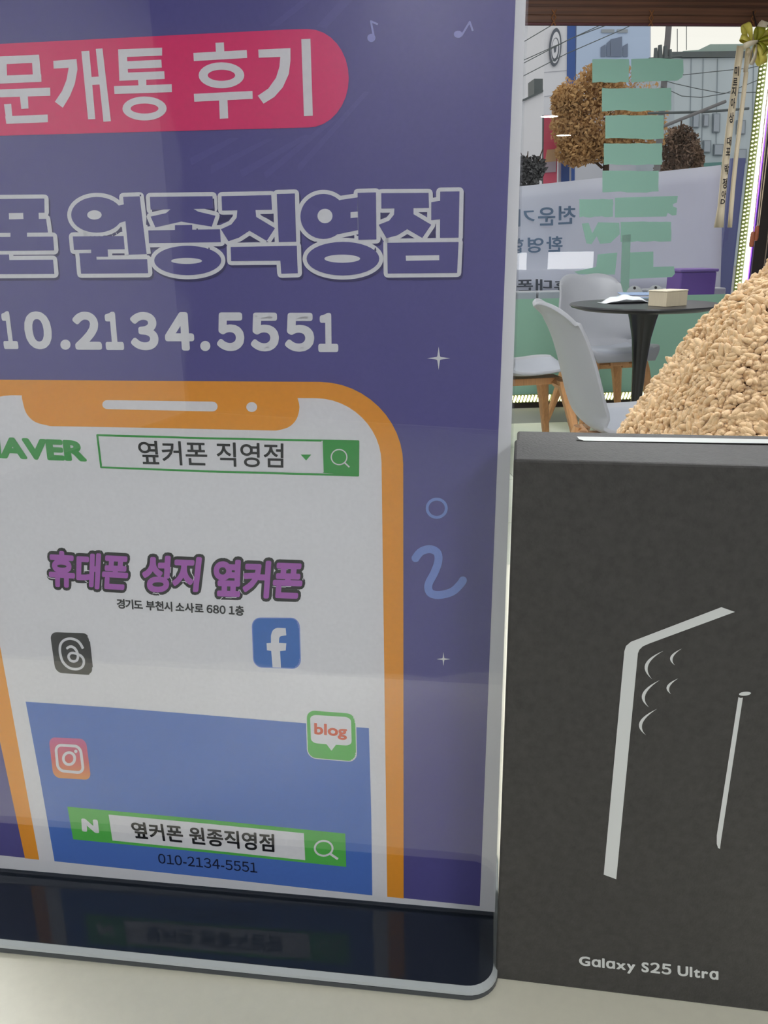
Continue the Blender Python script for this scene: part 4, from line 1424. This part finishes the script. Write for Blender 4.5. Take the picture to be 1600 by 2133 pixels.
# signs and the big cloth banner outside, read from its back
M_red = mat('red_banner', (206, 92, 120), 0.7)
rs1 = tag(empty('red_banner', world_at(1147, gz(1147, 23), 23)), 'upright red banner sign between the shrub and the tree', 'sign')
out_poly('panel', [(1134, 240), (1163, 240), (1160, 384), (1132, 386)], 23, .06, M_red, rs1)
out_poly('picture', [(1140, 312), (1160, 310), (1159, 336), (1136, 338)], 22.96, .03, mat('banner_picture', (190, 160, 130), .8), rs1)
out_poly('caption', [(1132, 338), (1159, 336), (1158, 358), (1132, 360)], 22.96, .03, mat('banner_caption', (170, 160, 178), .8), rs1)
MB().tube([world_at(1132, 240, 23.05), world_at(1130, gz(1130, 23), 23.05)], .03, 6).build('pole', M_dark, rs1, world=True)
bs = tag(empty('blue_signboard', world_at(1175, gz(1175, 23.5), 23.5)), 'narrow blue and white signboard right of the red banner', 'sign')
out_poly('board', [(1163, 330), (1190, 330), (1190, gz(1175, 23.5)), (1163, gz(1175, 23.5))], 23.5, .1, mat('signboard_white', (196, 202, 216), .7), bs)
out_poly('blue_face', [(1170, 338), (1186, 338), (1185, gz(1175, 23.5) - 3), (1170, gz(1175, 23.5) - 3)], 23.44, .05, M_bblue, bs)

BY_ = 7.2
bn_ = tag(empty('cloth_banner', world_at(1280, gz(1280, BY_), BY_)), 'wide pale cloth banner outside, its lettering seen reversed from behind', 'banner')
M_cloth = mat('banner_cloth', (232, 234, 246), 0.8, trans=0.45, noise=0.03, nscale=3)
M_cltxt = mat('banner_lettering', (118, 140, 168), 0.8, trans=0.2)
M_cltxt2 = mat('banner_lettering_dark', (86, 90, 100), 0.8)
v, f = [], []
for i in range(25):
    t = i / 24
    xp = 860 + (1502 - 860) * t
    yt, yb_ = 402 + (357 - 402) * (xp - 1075) / 425 - 13, 612
    for j in range(9):
        p = np.array(world_at(xp, yt + (yb_ - yt) * j / 8, BY_))
        p[1] += 0.02 * math.sin(i * .7) * math.sin(j * .5)
        v.append(p)
for i in range(24):
    for j in range(8):
        a = i * 9 + j
        f.append((a, a + 1, a + 10, a + 9))
o = mesh_obj('cloth', v, f, M_cloth, bn_, True, True)
sd = o.modifiers.new('thick', 'SOLIDIFY'); sd.thickness = 0.004


def banner_word(ch, q, m_):
    g = glyphs(ch, 0.02)
    g = fit(g, [q[1], q[0], q[3], q[2]])[0]      # seen from behind: left and right swapped
    lay(lambda x, y: on_y(x, y, BY_ - 0.035), 'banner_letter', g, m_, 0, bn_, np.array([0, -1.0, 0]))


N_ = Z(1040, 240, 5.333)
for ch, q in (('천', ((655, 1010), (850, 1005), (850, 1205), (655, 1215))), ('운', ((430, 1025), (625, 1020), (622, 1225), (432, 1228))), ('기', ((205, 1045), (395, 1040), (395, 1205), (205, 1240))),
              ('환', ((525, 1350), (705, 1340), (705, 1515), (525, 1520))), ('영', ((315, 1360), (495, 1352), (490, 1525), (320, 1530))), ('합', ((120, 1375), (270, 1365), (270, 1535), (120, 1540)))):
    banner_word(ch, N_(*q), M_cltxt)
for ch, q in (('폰', ((195, 1830), (375, 1825), (375, 1955), (195, 1960))), ('대', ((405, 1820), (585, 1820), (585, 1955), (405, 1955))), ('휴', ((610, 1830), (790, 1830), (790, 1955), (610, 1955)))):
    banner_word(ch, N_(*q), M_cltxt2)
M_post = mat('banner_post', (104, 112, 160), 0.6)
pt, pb_ = np.array(world_at(1516, 330, BY_ + .05)), np.array(world_at(1508, gz(1508, BY_), BY_ + .05))
pb_[0] = pt[0] = (pt[0] + pb_[0]) / 2
MB().box(pt[0] - .06, pt[0] + .06, BY_ + .03, BY_ + .09, -0.1, pt[2]).build('post', M_post, bn_, world=True)
kp = tag(empty('concrete_kerb', world_at(1130, gz(1130, 6.6), 6.6)), 'row of pale concrete kerb blocks under the cloth banner', 'kerb')
M_conc = mat('concrete', (190, 192, 200), 0.85, noise=0.06, nscale=5)
xk, k_ = world_at(1000, 600, 6.6)[0], 0
z_k = world_at(1110, 606, 6.6)[2]
while k_ < 9:
    MB().box(xk + .008, xk + .21, 6.5, 6.65, -0.1, z_k).build('kerb_block', M_conc, kp, world=True, bevel=.01)
    xk += .218
    k_ += 1
pp = tag(empty('violet_reflection_box', world_at(1445, gz(1445, 6.15), 6.15)), 'added violet box outside in place of a purple reflection in the glass', 'violet_stand_in')  # added box standing in for a violet reflection on the window glass
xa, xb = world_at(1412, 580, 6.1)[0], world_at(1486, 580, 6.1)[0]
MB().box(xa, xb, 6.05, 6.3, -0.1, world_at(1440, 566, 6.1)[2]).build('reflection_block', mat('violet_reflection', (120, 84, 170), .6), pp, world=True, bevel=.01)
MB().box(xa - .01, xb + .01, 6.04, 6.31, world_at(1440, 566, 6.1)[2], world_at(1440, 560, 6.1)[2]).build('rim', mat('violet_reflection_rim', (140, 110, 186), .6), pp, world=True, bevel=.006)
